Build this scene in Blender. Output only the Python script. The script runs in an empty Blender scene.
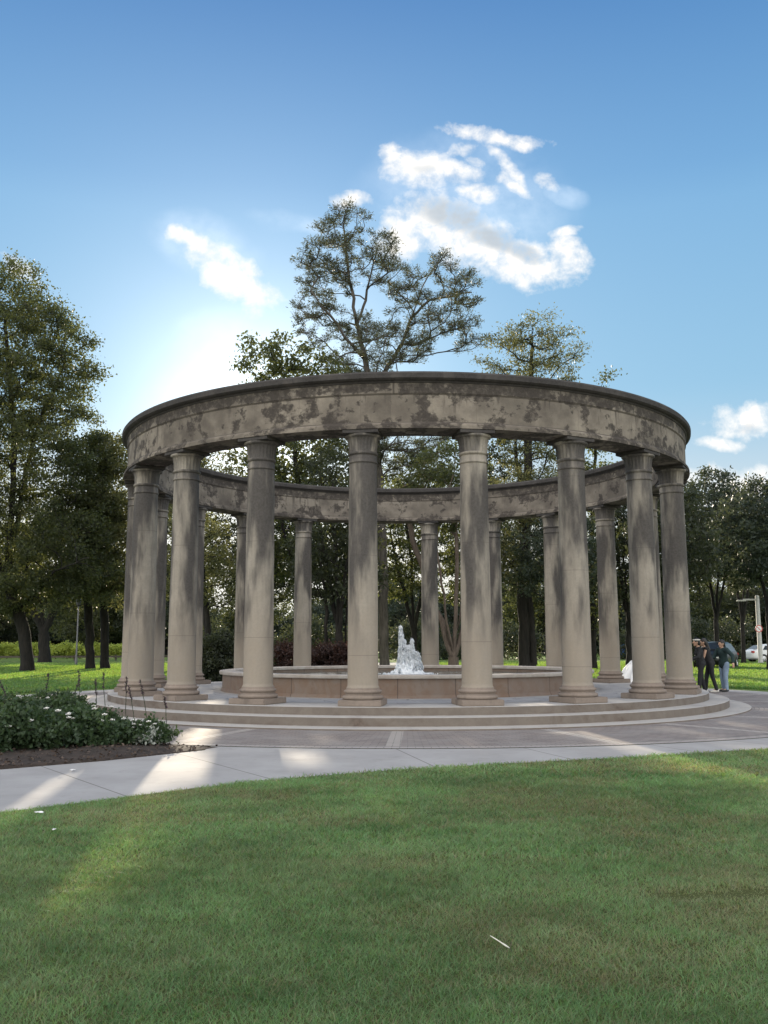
import bpy, bmesh, math, random
import numpy as np
from mathutils import Vector, Matrix
R_ = math.radians
random.seed(5)
C = bpy.context.scene.collection
PI = math.pi

# ------------------------------------------------------------------ camera model
F, PITCH, ROLL, HC = 940.34, 0.1393, 0.0029, 1.53
CX, CY = 0.573, 25.40          # centre of the colonnade
RR = 7.05                      # column ring radius
NC = 20; PHI0 = -0.1408
SUN_AZ, SUN_EL = R_(-8.0), R_(13.1)
S = np.array([math.sin(SUN_AZ)*math.cos(SUN_EL), math.cos(SUN_AZ)*math.cos(SUN_EL), math.sin(SUN_EL)])

def at(px, py, d):
    """world point seen at a photo position, at ground distance d"""
    dx, dy = (px-384)/F, (512-py)/F
    Y = math.cos(PITCH)-dy*math.sin(PITCH); Z = math.sin(PITCH)+dy*math.cos(PITCH)
    return np.array([dx/Y*d, d, HC+Z/Y*d])

# ------------------------------------------------------------------ object helpers
def tag(o, label=None, cat=None, group=None, kind=None):
    if label: o['label'] = label
    if cat: o['category'] = cat
    if group: o['group'] = group
    if kind: o['kind'] = kind
    return o
def empty(name, loc, label, cat, group=None, rz=0):
    o = bpy.data.objects.new(name, None); C.objects.link(o)
    o.location = loc; o.rotation_euler = (0, 0, rz); o.empty_display_size = .2
    return tag(o, label, cat, group)
def link(name, me, mat=None, parent=None, loc=None):
    o = bpy.data.objects.new(name, me); C.objects.link(o)
    if mat is not None:
        me.materials.clear(); me.materials.append(mat)
    if parent is not None: o.parent = parent
    if loc is not None: o.location = loc
    return o
def from_bm(name, bm, mat, parent=None, loc=None, smooth=False):
    bmesh.ops.recalc_face_normals(bm, faces=bm.faces)
    me = bpy.data.meshes.new(name); bm.to_mesh(me); bm.free()
    if smooth: me.polygons.foreach_set('use_smooth', [True]*len(me.polygons))
    return link(name, me, mat, parent, loc)
def np_mesh(name, V, quads=None, tris=None, smooth=False, attr=None):
    me = bpy.data.meshes.new(name)
    V = np.asarray(V, dtype=np.float32)
    me.vertices.add(len(V)); me.vertices.foreach_set('co', V.ravel())
    idx = []; st = []; tot = []; p = 0
    if quads is not None and len(quads):
        q = np.asarray(quads, dtype=np.int32); idx.append(q.ravel()); n = len(q)
        st.append(np.arange(n)*4+p); tot.append(np.full(n, 4)); p += n*4
    if tris is not None and len(tris):
        t = np.asarray(tris, dtype=np.int32); idx.append(t.ravel()); n = len(t)
        st.append(np.arange(n)*3+p); tot.append(np.full(n, 3)); p += n*3
    idx = np.concatenate(idx); st = np.concatenate(st); tot = np.concatenate(tot)
    me.loops.add(len(idx)); me.loops.foreach_set('vertex_index', idx.astype(np.int32))
    me.polygons.add(len(st)); me.polygons.foreach_set('loop_start', st.astype(np.int32))
    me.polygons.foreach_set('loop_total', tot.astype(np.int32))
    if smooth: me.polygons.foreach_set('use_smooth', np.ones(len(st), dtype=bool))
    me.update(calc_edges=True)
    if attr is not None:
        for k, a in attr.items():
            A = me.attributes.new(k, 'FLOAT', 'POINT'); A.data.foreach_set('value', np.asarray(a, dtype=np.float32))
    me.validate()
    return me
def lathe_bm(prof, n=48, closed=False, bm=None, c=(0, 0), a0=0, a1=2*PI, mod=None):
    bm = bm or bmesh.new(); rings = []
    full = abs(a1-a0-2*PI) < 1e-6
    m = n if full else n+1
    for i in range(m):
        a = a0+(a1-a0)*i/n
        ring = []
        for j, (r, z) in enumerate(prof):
            rr = r*(mod(a, j) if mod else 1)
            ring.append(bm.verts.new((c[0]+rr*math.cos(a), c[1]+rr*math.sin(a), z)))
        rings.append(ring)
    k = len(prof)
    for i in range(n):
        A = rings[i]; B = rings[(i+1) % m]
        for j in range(k if closed else k-1):
            q = [A[j], B[j], B[(j+1) % k], A[(j+1) % k]]
            try: bm.faces.new(q)
            except ValueError: pass
    return bm
def box_bm(bm, x0, x1, y0, y1, z0, z1, M=None):
    vs = [bm.verts.new(v) for v in ((x0,y0,z0),(x1,y0,z0),(x1,y1,z0),(x0,y1,z0),(x0,y0,z1),(x1,y0,z1),(x1,y1,z1),(x0,y1,z1))]
    if M is not None:
        for v in vs: v.co = M @ v.co
    for f in ((0,3,2,1),(4,5,6,7),(0,1,5,4),(1,2,6,5),(2,3,7,6),(3,0,4,7)): bm.faces.new([vs[i] for i in f])
    return vs
def prism_bm(bm, pts, z0, z1):
    a = [bm.verts.new((x, y, z0)) for x, y in pts]; b = [bm.verts.new((x, y, z1)) for x, y in pts]
    bm.faces.new(a[::-1]); bm.faces.new(b); n = len(pts)
    for i in range(n): bm.faces.new([a[i], a[(i+1) % n], b[(i+1) % n], b[i]])

# ------------------------------------------------------------------ value noise
class VN:
    def __init__(s, seed): s.t = np.random.RandomState(seed).rand(256, 256)
    def one(s, x, y):
        xi = np.floor(x).astype(int); yi = np.floor(y).astype(int); fx = x-xi; fy = y-yi
        fx = fx*fx*(3-2*fx); fy = fy*fy*(3-2*fy); t = s.t
        a = t[xi % 256, yi % 256]; b = t[(xi+1) % 256, yi % 256]; c = t[xi % 256, (yi+1) % 256]; d = t[(xi+1) % 256, (yi+1) % 256]
        return (a*(1-fx)+b*fx)*(1-fy)+(c*(1-fx)+d*fx)*fy
    def __call__(s, x, y, oct=4):
        v = 0; w = .5; tot = 0
        for o in range(oct): v = v+w*s.one(x*2**o+17*o, y*2**o+5*o); tot += w; w *= .5
        return v/tot

# ------------------------------------------------------------------ node helper
class NT:
    def __init__(s, nt): s.nt = nt; s.n = nt.nodes; s.l = nt.links
    def new(s, t, **k):
        n = s.n.new(t)
        for a, b in k.items(): setattr(n, a, b)
        return n
    def put(s, sock, v):
        if isinstance(v, bpy.types.NodeSocket): s.l.new(v, sock)
        elif v is not None:
            if isinstance(v, (tuple, list)) and sock.type == 'RGBA' and len(v) == 3: v = (*v, 1)
            sock.default_value = v
    def m(s, op, a, b=None, c=None, clamp=False):
        n = s.new('ShaderNodeMath', operation=op, use_clamp=clamp)
        s.put(n.inputs[0], a); s.put(n.inputs[1], b); s.put(n.inputs[2], c) if c is not None else None
        return n.outputs[0]
    def ramp(s, v, a, b, c=0., d=1., smooth=True):
        n = s.new('ShaderNodeMapRange', interpolation_type='SMOOTHSTEP' if smooth else 'LINEAR')
        s.put(n.inputs['Value'], v)
        for k, x in zip(('From Min', 'From Max', 'To Min', 'To Max'), (a, b, c, d)): s.put(n.inputs[k], x)
        return n.outputs['Result']
    def mix(s, f, a, b, mode='MIX'):
        n = s.new('ShaderNodeMix', data_type='RGBA', blend_type=mode)
        s.put(n.inputs[0], f); s.put(n.inputs[6], a); s.put(n.inputs[7], b)
        return n.outputs[2]
    def vec(s, v, scale=(1, 1, 1), add=None):
        n = s.new('ShaderNodeMapping'); s.put(n.inputs['Vector'], v); n.inputs['Scale'].default_value = scale
        if add is not None: s.put(n.inputs['Location'], add)
        return n.outputs[0]
    def noise(s, v, scale, detail=5, rough=.55, dist=0):
        n = s.new('ShaderNodeTexNoise'); s.put(n.inputs['Vector'], v); s.put(n.inputs['Scale'], scale)
        s.put(n.inputs['Detail'], detail); s.put(n.inputs['Roughness'], rough); s.put(n.inputs['Distortion'], dist)
        return n.outputs['Fac']
    def xyz(s, v):
        n = s.new('ShaderNodeSeparateXYZ'); s.put(n.inputs[0], v); return n.outputs
    def comb(s, x, y, z):
        n = s.new('ShaderNodeCombineXYZ'); s.put(n.inputs[0], x); s.put(n.inputs[1], y); s.put(n.inputs[2], z); return n.outputs[0]
    def attr(s, name):
        n = s.new('ShaderNodeAttribute', attribute_name=name); return n.outputs['Fac']
    def bump(s, h, strength=.4, dist=.02):
        n = s.new('ShaderNodeBump'); s.put(n.inputs['Height'], h); n.inputs['Strength'].default_value = strength; n.inputs['Distance'].default_value = dist
        return n.outputs[0]
def mat(name):
    m = bpy.data.materials.new(name); m.use_nodes = True; t = NT(m.node_tree)
    b = t.n['Principled BSDF']; return m, t, b
def plain(name, col, rough=.6, metal=0, vary=.12, sc=8, coat=0):
    m, t, b = mat(name); tc = t.new('ShaderNodeTexCoord')
    n = t.noise(tc.outputs['Object'], sc, 4)
    c = t.mix(t.ramp(n, .3, .7), tuple(x*(1-vary) for x in col), tuple(min(1, x*(1+vary)) for x in col))
    t.put(b.inputs['Base Color'], c); b.inputs['Roughness'].default_value = rough; b.inputs['Metallic'].default_value = metal
    b.inputs['Coat Weight'].default_value = coat
    return m
M = {}
def stone_mat(name, base, base2, stain, lo, hi, mode):
    """mode: column | entab | step | base"""
    m, t, b = mat(name); tc = t.new('ShaderNodeTexCoord'); oi = t.new('ShaderNodeObjectInfo')
    geo = t.new('ShaderNodeNewGeometry')
    P = tc.outputs['Object'] if mode in ('column', 'base') else geo.outputs['Position']
    off = t.comb(t.m('MULTIPLY', oi.outputs['Random'], 37), t.m('MULTIPLY', oi.outputs['Random'], 91), t.m('MULTIPLY', oi.outputs['Random'], 53))
    pos = t.new('ShaderNodeVectorMath', operation='ADD'); t.put(pos.inputs[0], P)
    if mode in ('column', 'base'): t.put(pos.inputs[1], off)
    pos = pos.outputs[0]; z = t.xyz(P)[2]
    fine = t.noise(pos, 22, 6, .65); med = t.noise(pos, 3.2, 5, .6)
    col = t.mix(t.ramp(med, .3, .7), base, base2)
    col = t.mix(t.m('MULTIPLY', t.ramp(fine, .35, .75), .35), col, tuple(x*.68 for x in base))
    if mode == 'column':
        st = t.noise(t.vec(pos, (2.6, 2.6, .55)), 1.0, 6, .55, 0)
        h = t.ramp(z, .6, 3.6, .0, 1.)
        f = t.ramp(t.m('ADD', st, t.m('MULTIPLY', h, .10)), lo, hi)
        f2 = t.ramp(t.noise(t.vec(pos, (7, 7, .5)), 1.6, 5, .6), .5, .72)
        f = t.m('MAXIMUM', t.m('MULTIPLY', f, t.ramp(z, .5, 1.9, .12, 1.)), t.m('MULTIPLY', f2, t.m('MULTIPLY', h, .45)))
        warm = t.ramp(z, 2.6, .4, 0., .55)
        col = t.mix(warm, col, t.mix(t.ramp(med, .35, .65), (.32, .265, .208), (.28, .235, .19)))
        jz = t.m('ABSOLUTE', t.m('SUBTRACT', t.m('FRACT', t.m('MULTIPLY', t.m('ADD', t.m('ADD', z, .35), t.m('MULTIPLY', oi.outputs['Random'], 1.9)), .52)), .5))
        jl = t.m('MULTIPLY', t.ramp(jz, .0012, .0045, 1., 0.), .45)
        col = t.mix(jl, col, (.12, .09, .075))
    elif mode == 'entab':
        st = t.noise(t.vec(pos, (1, 1, 1.15)), 2.1, 9, .66, 0)
        st2 = t.noise(t.vec(pos, (5, 5, .45)), 1.5, 6, .6)
        blk = t.new('ShaderNodeTexWhiteNoise', noise_dimensions='1D'); t.put(blk.inputs['W'], t.m('FLOOR', t.m('DIVIDE', t.m('ADD', t.m('ARCTAN2', t.m('SUBTRACT', t.xyz(P)[0], CX), t.m('SUBTRACT', CY, t.xyz(P)[1])), 3.2), PI/NC)))
        soft = t.m('ADD', t.ramp(t.noise(pos, .9, 5, .6), .36, .62, .02, .55), t.m('MULTIPLY', blk.outputs['Value'], .22))
        top = t.ramp(z, 6.36, 6.50, 0., .13); bot = t.ramp(z, 5.98, 5.74, 0., .07)
        f = t.ramp(t.m('ADD', t.m('ADD', st, top), bot), lo, hi)
        drip = t.m('MULTIPLY', t.ramp(st2, .50, .64), t.ramp(z, 5.75, 6.5, .25, .85))
        ch = t.noise(pos, 7, 6, .7); f = t.m('MULTIPLY', f, t.ramp(ch, .30, .55, .6, 1.))
        f = t.m('MAXIMUM', t.m('MAXIMUM', f, drip), soft)
        ln = t.m('MULTIPLY', t.ramp(t.m('ABSOLUTE', t.m('SUBTRACT', z, 6.413)), .006, .016, 1., 0.), .8); f = t.m('MAXIMUM', f, ln)
        ln = t.m('MULTIPLY', t.ramp(t.m('ABSOLUTE', t.m('SUBTRACT', z, 5.845)), .008, .02, 1., 0.), .8); f = t.m('MAXIMUM', f, ln)
        X = t.xyz(P); ang = t.m('ARCTAN2', t.m('SUBTRACT', X[0], CX), t.m('SUBTRACT', CY, X[1]))
        a = t.m('ABSOLUTE', t.m('SUBTRACT', t.m('FRACT', t.m('DIVIDE', t.m('SUBTRACT', ang, PHI0-20*PI/NC), 2*PI/NC)), .5))
        j = t.ramp(a, .498, .4995, 0., .7)
        f = t.m('MAXIMUM', f, j)
    elif mode == 'step':
        st = t.noise(t.vec(pos, (1, 1, 1.5)), 1.3, 7, .65, .5)
        f = t.ramp(st, lo, hi)
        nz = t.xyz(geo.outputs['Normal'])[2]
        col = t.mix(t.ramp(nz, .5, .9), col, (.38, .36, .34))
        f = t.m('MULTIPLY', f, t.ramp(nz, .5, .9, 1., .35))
    else:
        f = t.ramp(t.noise(t.vec(pos, (1, 1, .5)), 2.6, 6, .6), lo, hi)
    col = t.mix(t.m('MULTIPLY', f, .90), col, t.mix(t.ramp(fine, .3, .7), stain, tuple(x*1.7 for x in stain)))
    t.put(b.inputs['Base Color'], col); b.inputs['Roughness'].default_value = .9
    b.inputs['Specular IOR Level'].default_value = .25
    t.put(b.inputs['Normal'], t.bump(t.m('ADD', fine, t.m('MULTIPLY', med, .6)), .35, .015))
    return m
M['shaft'] = stone_mat('column_limestone', (.295, .262, .218), (.355, .315, .262), (.045, .041, .040), .44, .67, 'column')
M['base'] = stone_mat('column_base_limestone', (.235, .19, .157), (.27, .22, .185), (.08, .066, .057), .55, .8, 'base')
M['entab'] = stone_mat('entablature_limestone', (.33, .285, .232), (.235, .20, .165), (.030, .025, .023), .485, .585, 'entab')
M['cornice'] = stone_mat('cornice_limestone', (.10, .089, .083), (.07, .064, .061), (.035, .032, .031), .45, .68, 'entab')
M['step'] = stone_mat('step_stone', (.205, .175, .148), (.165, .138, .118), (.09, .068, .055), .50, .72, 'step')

def basin_mat():
    m, t, b = mat('basin_marble'); geo = t.new('ShaderNodeNewGeometry'); P = geo.outputs['Position']; X = t.xyz(P)
    ang = t.m('ARCTAN2', t.m('SUBTRACT', X[0], CX), t.m('SUBTRACT', CY, X[1]))
    pan = t.m('MULTIPLY', t.m('ADD', ang, .06), 24/(2*PI)); fr = t.m('ABSOLUTE', t.m('SUBTRACT', t.m('FRACT', pan), .5))
    j = t.ramp(fr, .490, .497, 0., 1.)
    wn = t.new('ShaderNodeTexWhiteNoise', noise_dimensions='1D'); t.put(wn.inputs['W'], t.m('FLOOR', pan))
    n = t.noise(P, 2.2, 7, .65, 1.2); n2 = t.noise(t.vec(P, (1, 1, .6)), 6, 6, .65)
    c = t.mix(t.ramp(n, .35, .7), (.20, .125, .082), (.22, .17, .135))
    c = t.mix(t.m('MULTIPLY', wn.outputs['Value'], .45), c, (.20, .16, .14))
    c = t.mix(t.m('MULTIPLY', t.ramp(n2, .5, .75), .6), c, (.16, .10, .07))
    c = t.mix(t.m('MULTIPLY', j, .85), c, (.05, .035, .03))
    t.put(b.inputs['Base Color'], c); b.inputs['Roughness'].default_value = .6
    t.put(b.inputs['Normal'], t.bump(n2, .2, .01)); return m
M['basin'] = basin_mat()
def simple_stone(name, c1, c2, sc=3, rough=.85):
    m, t, b = mat(name); geo = t.new('ShaderNodeNewGeometry'); P = geo.outputs['Position']
    n = t.noise(P, sc, 7, .65, .4); f = t.noise(P, 60, 4, .6)
    c = t.mix(t.ramp(n, .32, .7), c1, c2); c = t.mix(t.m('MULTIPLY', t.ramp(f, .4, .8), .3), c, tuple(x*.6 for x in c1))
    t.put(b.inputs['Base Color'], c); b.inputs['Roughness'].default_value = rough
    t.put(b.inputs['Normal'], t.bump(f, .25, .006)); return m
M['rim'] = simple_stone('rim_stone', (.46, .42, .38), (.34, .29, .25))

def paver_mat():
    m, t, b = mat('brick_pavers'); geo = t.new('ShaderNodeNewGeometry'); P = geo.outputs['Position']; X = t.xyz(P)
    dx = t.m('SUBTRACT', X[0], CX); dy = t.m('SUBTRACT', CY, X[1])
    ang = t.m('ARCTAN2', dx, dy); r = t.m('POWER', t.m('ADD', t.m('POWER', t.m('ABSOLUTE', dx), 2), t.m('POWER', t.m('ABSOLUTE', dy), 2)), .5)
    bt = t.new('ShaderNodeTexBrick', offset=.5)
    t.put(bt.inputs['Vector'], t.comb(t.m('MULTIPLY', ang, 10.), r, 0))
    bt.inputs['Scale'].default_value = 1.; bt.inputs['Brick Width'].default_value = .21; bt.inputs['Row Height'].default_value = .105
    bt.inputs['Mortar Size'].default_value = .008; bt.inputs['Mortar Smooth'].default_value = .3; bt.inputs['Bias'].default_value = 0
    t.put(bt.inputs['Color1'], (.165, .140, .132)); t.put(bt.inputs['Color2'], (.225, .19, .175)); t.put(bt.inputs['Mortar'], (.10, .09, .085))
    c = bt.outputs['Color']
    n = t.noise(P, 1.1, 6, .65); c = t.mix(t.m('MULTIPLY', t.ramp(n, .35, .7), .55), c, (.25, .235, .225))
    a = t.m('ABSOLUTE', t.m('SUBTRACT', t.m('FRACT', t.m('DIVIDE', t.m('SUBTRACT', ang, PHI0-20*PI/NC+.1), 2*PI/NC)), .5))
    band = t.ramp(t.m('MULTIPLY', t.m('SUBTRACT', .5, a), t.m('MULTIPLY', r, .314)), .10, .12, .6, 0.)
    rim = t.ramp(r, 11.02, 11.04, 0., .5)
    f = t.m('MAXIMUM', band, rim)
    c = t.mix(f, c, t.mix(t.ramp(bt.outputs['Fac'], 0, 1), (.40, .37, .34), (.14, .13, .12)))
    l = t.m('ABSOLUTE', t.m('SUBTRACT', r, 11.03)); c = t.mix(t.ramp(l, .012, .022, .75, 0.), c, (.06, .055, .05))
    t.put(b.inputs['Base Color'], c); b.inputs['Roughness'].default_value = .82
    t.put(b.inputs['Normal'], t.bump(t.m('SUBTRACT', t.m('MULTIPLY', n, .3), bt.outputs['Fac']), .35, .006)); return m
M['paver'] = paver_mat()
def floor_mat():
    m, t, b = mat('platform_flagstones'); geo = t.new('ShaderNodeNewGeometry'); P = geo.outputs['Position']; X = t.xyz(P)
    vo = t.new('ShaderNodeTexVoronoi', feature='DISTANCE_TO_EDGE'); t.put(vo.inputs['Vector'], P); vo.inputs['Scale'].default_value = 2.2
    n = t.noise(P, 2.5, 6, .6); c = t.mix(t.ramp(n, .3, .7), (.27, .265, .27), (.35, .34, .335))
    c = t.mix(t.ramp(vo.outputs[0], .01, .03, .55, 0.), c, (.14, .13, .13))
    t.put(b.inputs['Base Color'], c); b.inputs['Roughness'].default_value = .8; return m
M['floor'] = floor_mat()
def concrete_mat():
    m, t, b = mat('path_concrete'); geo = t.new('ShaderNodeNewGeometry'); P = geo.outputs['Position']; X = t.xyz(P)
    n = t.noise(P, 1.1, 7, .6); f = t.noise(P, 90, 4, .6)
    c = t.mix(t.ramp(n, .3, .72), (.28, .27, .265), (.345, .335, .33))
    c = t.mix(t.m('MULTIPLY', t.ramp(f, .45, .8), .25), c, (.30, .28, .26))
    c = t.mix(t.m('MULTIPLY', t.ramp(t.noise(P, 3.3, 8, .7, .6), .52, .72), .30), c, (.17, .155, .14))
    d = None
    for (x0, y0, x1, y1) in ((-2.65, 13.18, -1.16, 10.83), (-4.1, 11.9, -2.55, 9.75), (.15, 14.2, .6, 12.2), (2.0, 14.35, 2.55, 12.6), (3.9, 14.85, 4.6, 13.2), (5.3, 15.4, 6.2, 13.9), (-2.7, 14.15, 7.2, 14.18)):
        if y1-y0 > 0: continue
        nx, ny = (y1-y0), -(x1-x0); L = math.hypot(nx, ny); nx /= L; ny /= L
        q = t.m('ABSOLUTE', t.m('SUBTRACT', t.m('ADD', t.m('MULTIPLY', X[0], nx), t.m('MULTIPLY', X[1], ny)), nx*x0+ny*y0))
        d = q if d is None else t.m('MINIMUM', d, q)
    j = t.ramp(d, .006, .013, .8, 0.)
    c = t.mix(j, c, (.10, .09, .08))
    t.put(b.inputs['Base Color'], c); b.inputs['Roughness'].default_value = .85
    t.put(b.inputs['Normal'], t.bump(f, .2, .004)); return m
M['concrete'] = concrete_mat()
M['road'] = simple_stone('road_asphalt', (.20, .20, .20), (.26, .255, .25), 1.5)
M['mulch'] = simple_stone('bark_mulch', (.022, .016, .012), (.05, .034, .026), 7, .95)
def grass_mat(name, blades):
    m, t, b = mat(name); geo = t.new('ShaderNodeNewGeometry'); P = geo.outputs['Position']
    n = t.noise(P, .55, 4, .6); n2 = t.noise(P, 2.6, 5, .6); n3 = t.noise(P, 30, 4, .7)
    if blades:
        br = t.attr('dry'); rn = t.attr('rnd')
        c = t.mix(rn, (.066, .145, .055), (.24, .39, .20))
        c = t.mix(t.ramp(n, .35, .7), c, t.mix(rn, (.075, .13, .06), (.26, .345, .20)))
        c = t.mix(br, c, t.mix(rn, (.17, .145, .095), (.32, .28, .20)))
        d = t.new('ShaderNodeBsdfTranslucent'); t.put(d.inputs['Color'], t.mix(1., c, (2.0, 2.0, .75, 1) if blades is True else (3.4, 2.9, .75, 1), 'MULTIPLY'))
        t.put(b.inputs['Base Color'], c); b.inputs['Roughness'].default_value = .55; b.inputs['Specular IOR Level'].default_value = .25
        ms = t.new('ShaderNodeMixShader'); ms.inputs[0].default_value = .42
        t.l.new(b.outputs[0], ms.inputs[1]); t.l.new(d.outputs[0], ms.inputs[2]); t.l.new(ms.outputs[0], t.n['Material Output'].inputs[0])
    else:
        c = t.mix(t.ramp(n2, .3, .7), (.055, .10, .03), (.095, .15, .045))
        c = t.mix(t.m('MULTIPLY', t.ramp(n, .45, .7), .4), c, (.13, .13, .055))
        c = t.mix(t.m('MULTIPLY', t.ramp(n3, .4, .7), .5), c, (.035, .045, .02))
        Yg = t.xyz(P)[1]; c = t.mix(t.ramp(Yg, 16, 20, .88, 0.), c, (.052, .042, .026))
        d = t.new('ShaderNodeBsdfTranslucent')
        t.put(b.inputs['Base Color'], c); b.inputs['Roughness'].default_value = .8; b.inputs['Specular IOR Level'].default_value = .1
        # upright blades facing every way catch a low sun far better than a flat sheet: sheen stands for them
        b.inputs['Sheen Weight'].default_value = .2; b.inputs['Sheen Roughness'].default_value = .5; t.put(b.inputs['Sheen Tint'], (.55, .75, .15))
        t.put(b.inputs['Normal'], t.bump(n3, .9, .05))
    return m
M['lawn'] = grass_mat('lawn_ground', False); M['blade'] = grass_mat('grass_blades', True); M['blade_far'] = grass_mat('grass_tufts', 2)
def leaf_mat(name, c1, c2, tr, trw=.5):
    m, t, b = mat(name); rn = t.attr('rnd'); cl = t.attr('clump')
    k = t.m('ADD', t.m('MULTIPLY', rn, .55), t.m('MULTIPLY', cl, .45))
    c = t.mix(k, c1, c2)
    d = t.new('ShaderNodeBsdfTranslucent'); t.put(d.inputs['Color'], t.mix(k, tuple(x*.6 for x in tr), tr))
    t.put(b.inputs['Base Color'], c); b.inputs['Roughness'].default_value = .5; b.inputs['Specular IOR Level'].default_value = .35
    ms = t.new('ShaderNodeMixShader'); ms.inputs[0].default_value = trw
    t.l.new(b.outputs[0], ms.inputs[1]); t.l.new(d.outputs[0], ms.inputs[2]); t.l.new(ms.outputs[0], t.n['Material Output'].inputs[0])
    return m
M['leaf_oak'] = leaf_mat('oak_leaves', (.028, .037, .020), (.075, .09, .045), (.19, .21, .055))
M['leaf_pine'] = leaf_mat('pine_needles', (.05, .058, .04), (.11, .118, .075), (.17, .18, .08), .4)
M['leaf_cyp'] = leaf_mat('cypress_leaves', (.05, .058, .028), (.105, .112, .05), (.27, .27, .09), .5)
M['leaf_dark'] = leaf_mat('evergreen_leaves', (.018, .025, .017), (.048, .058, .034), (.12, .135, .05), .4)
M['leaf_blue'] = leaf_mat('holly_leaves', (.020, .032, .026), (.052, .07, .052), (.13, .15, .07), .4)
M['leaf_shrub'] = leaf_mat('shrub_leaves', (.022, .042, .02), (.075, .115, .055), (.14, .22, .06), .35)
M['leaf_red'] = leaf_mat('red_shrub_leaves', (.03, .02, .02), (.065, .038, .034), (.2, .09, .06), .35)
M['leaf_hedge'] = leaf_mat('sunlit_hedge_leaves', (.18, .24, .05), (.32, .38, .09), (.7, .75, .14), .5)
M['leaf_silver'] = leaf_mat('silver_leaves', (.35, .38, .33), (.5, .52, .47), (.4, .42, .36), .3)
def bark_mat(name, c1, c2):
    m, t, b = mat(name); geo = t.new('ShaderNodeNewGeometry'); P = geo.outputs['Position']
    n = t.noise(t.vec(P, (9, 9, 1.6)), 1, 6, .7); c = t.mix(t.ramp(n, .35, .65), c1, c2)
    t.put(b.inputs['Base Color'], c); b.inputs['Roughness'].default_value = .95; t.put(b.inputs['Normal'], t.bump(n, .8, .04)); return m
M['bark'] = bark_mat('bark', (.008, .007, .006), (.025, .021, .018)); M['bark_warm'] = bark_mat('smooth_bark', (.07, .052, .04), (.13, .10, .08))
M['bark_grey'] = bark_mat('grey_bark', (.05, .044, .038), (.12, .104, .09))

# ------------------------------------------------------------------ where the sun reaches the ground between the trees
def ground_proj(P):
    P = np.asarray(P); k = P[:, 2]/S[2]; return P[:, :2]-np.outer(k, S[:2])
PATCHES = [  # quads on the ground kept free of leaf shade
    [(-3.62, 18.4), (-3.2, 18.4), (-2.58, 13.4), (-2.25, 10.6), (-2.7, 10.6), (-3.0, 13.4)],
    [(-3.92, 12.0), (-3.62, 12.0), (-3.42, 9.2), (-3.62, 9.0)],
    [(-1.55, 13.9), (-1.0, 13.9), (-.7, 12.0), (-1.25, 12.0)],
    [(-2.15, 8.0), (-1.72, 8.0), (-1.78, 6.0), (-2.25, 5.7)],
    [(-10.5, 28.5), (-8.6, 28.5), (-8.2, 23.5), (-10, 23.5)],
    [(-22, 50.5), (-13, 49.0), (-12.5, 44.5), (-20, 47)],
    [(-19, 41.5), (-14, 41.5), (-13.5, 40.2), (-18, 40.2)],
    [(14, 58), (34, 58), (32, 46), (13.5, 46)],
]
def in_poly(g, poly):
    x, y = g[:, 0], g[:, 1]; ins = np.zeros(len(g), bool); n = len(poly)
    for i in range(n):
        x0, y0 = poly[i]; x1, y1 = poly[(i+1) % n]
        c = ((y0 > y) != (y1 > y)); c &= x < (x1-x0)*(y-y0)/((y1-y0) if y1 != y0 else 1e-9)+x0
        ins ^= c
    return ins
def cull(P, rs):
    g = ground_proj(P)+rs.randn(len(P), 2)*.03
    k = np.zeros(len(P), bool)
    for q in PATCHES: k |= in_poly(g, q)
    return ~k

# ------------------------------------------------------------------ trees
def leaf_arrays(P, D, L, W, rs, droop=0):
    n = len(P); D = D/np.linalg.norm(D, axis=1, keepdims=True)
    Rn = rs.randn(n, 3); Sd = np.cross(D, Rn); Sd /= (np.linalg.norm(Sd, axis=1, keepdims=True)+1e-9)
    N = np.cross(D, Sd)
    L = L[:, None]; W = W[:, None]
    V = np.stack([P, P+D*L*.45+Sd*W*.5+N*W*.12, P+D*L, P+D*L*.45-Sd*W*.5+N*W*.12], 1).reshape(-1, 3)
    Q = np.arange(n*4).reshape(n, 4)
    return V, Q
def frustums(A, B, ra, rb, sides):
    n = len(A); D = B-A; L = np.linalg.norm(D, axis=1, keepdims=True)+1e-9; D = D/L
    up = np.where(np.abs(D[:, 2:3]) > .9, np.array([[1., 0, 0]]), np.array([[0, 0, 1.]]))
    U = np.cross(D, up); U /= np.linalg.norm(U, axis=1, keepdims=True); W = np.cross(D, U)
    a = np.arange(sides)*2*PI/sides; ca = np.cos(a)[None, :, None]; sa = np.sin(a)[None, :, None]
    rad = U[:, None]*ca+W[:, None]*sa
    V = np.concatenate([(A-D*ra[:, None]*.15)[:, None]+rad*ra[:, None, None], (B+D*rb[:, None]*.15)[:, None]+rad*rb[:, None, None]], 1)
    base = (np.arange(n)*2*sides)[:, None]; k = np.arange(sides); k2 = (k+1) % sides
    Q = np.stack([base+k, base+k2, base+sides+k2, base+sides+k], -1).reshape(-1, 4)
    return V.reshape(-1, 3), Q
def sample_env(env, n, rs, sep, shell=.45):
    """env: list of (centre, radii); clump centres spread through the union"""
    vol = np.array([np.prod(r) for c, r in env])**.8; pick = rs.choice(len(env), n*12, p=vol/vol.sum())
    out = []
    for k in pick:
        c, r = env[k]; d = rs.randn(3); d /= np.linalg.norm(d); u = rs.rand()**(1/3.)
        if u < shell and rs.rand() < .75: continue
        p = np.array(c)+d*u*np.array(r)
        if out and np.min(np.sum((np.array(out)-p)**2, 1)) < sep*sep: continue
        out.append(p)
        if len(out) >= n: break
    return np.array(out)
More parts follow.
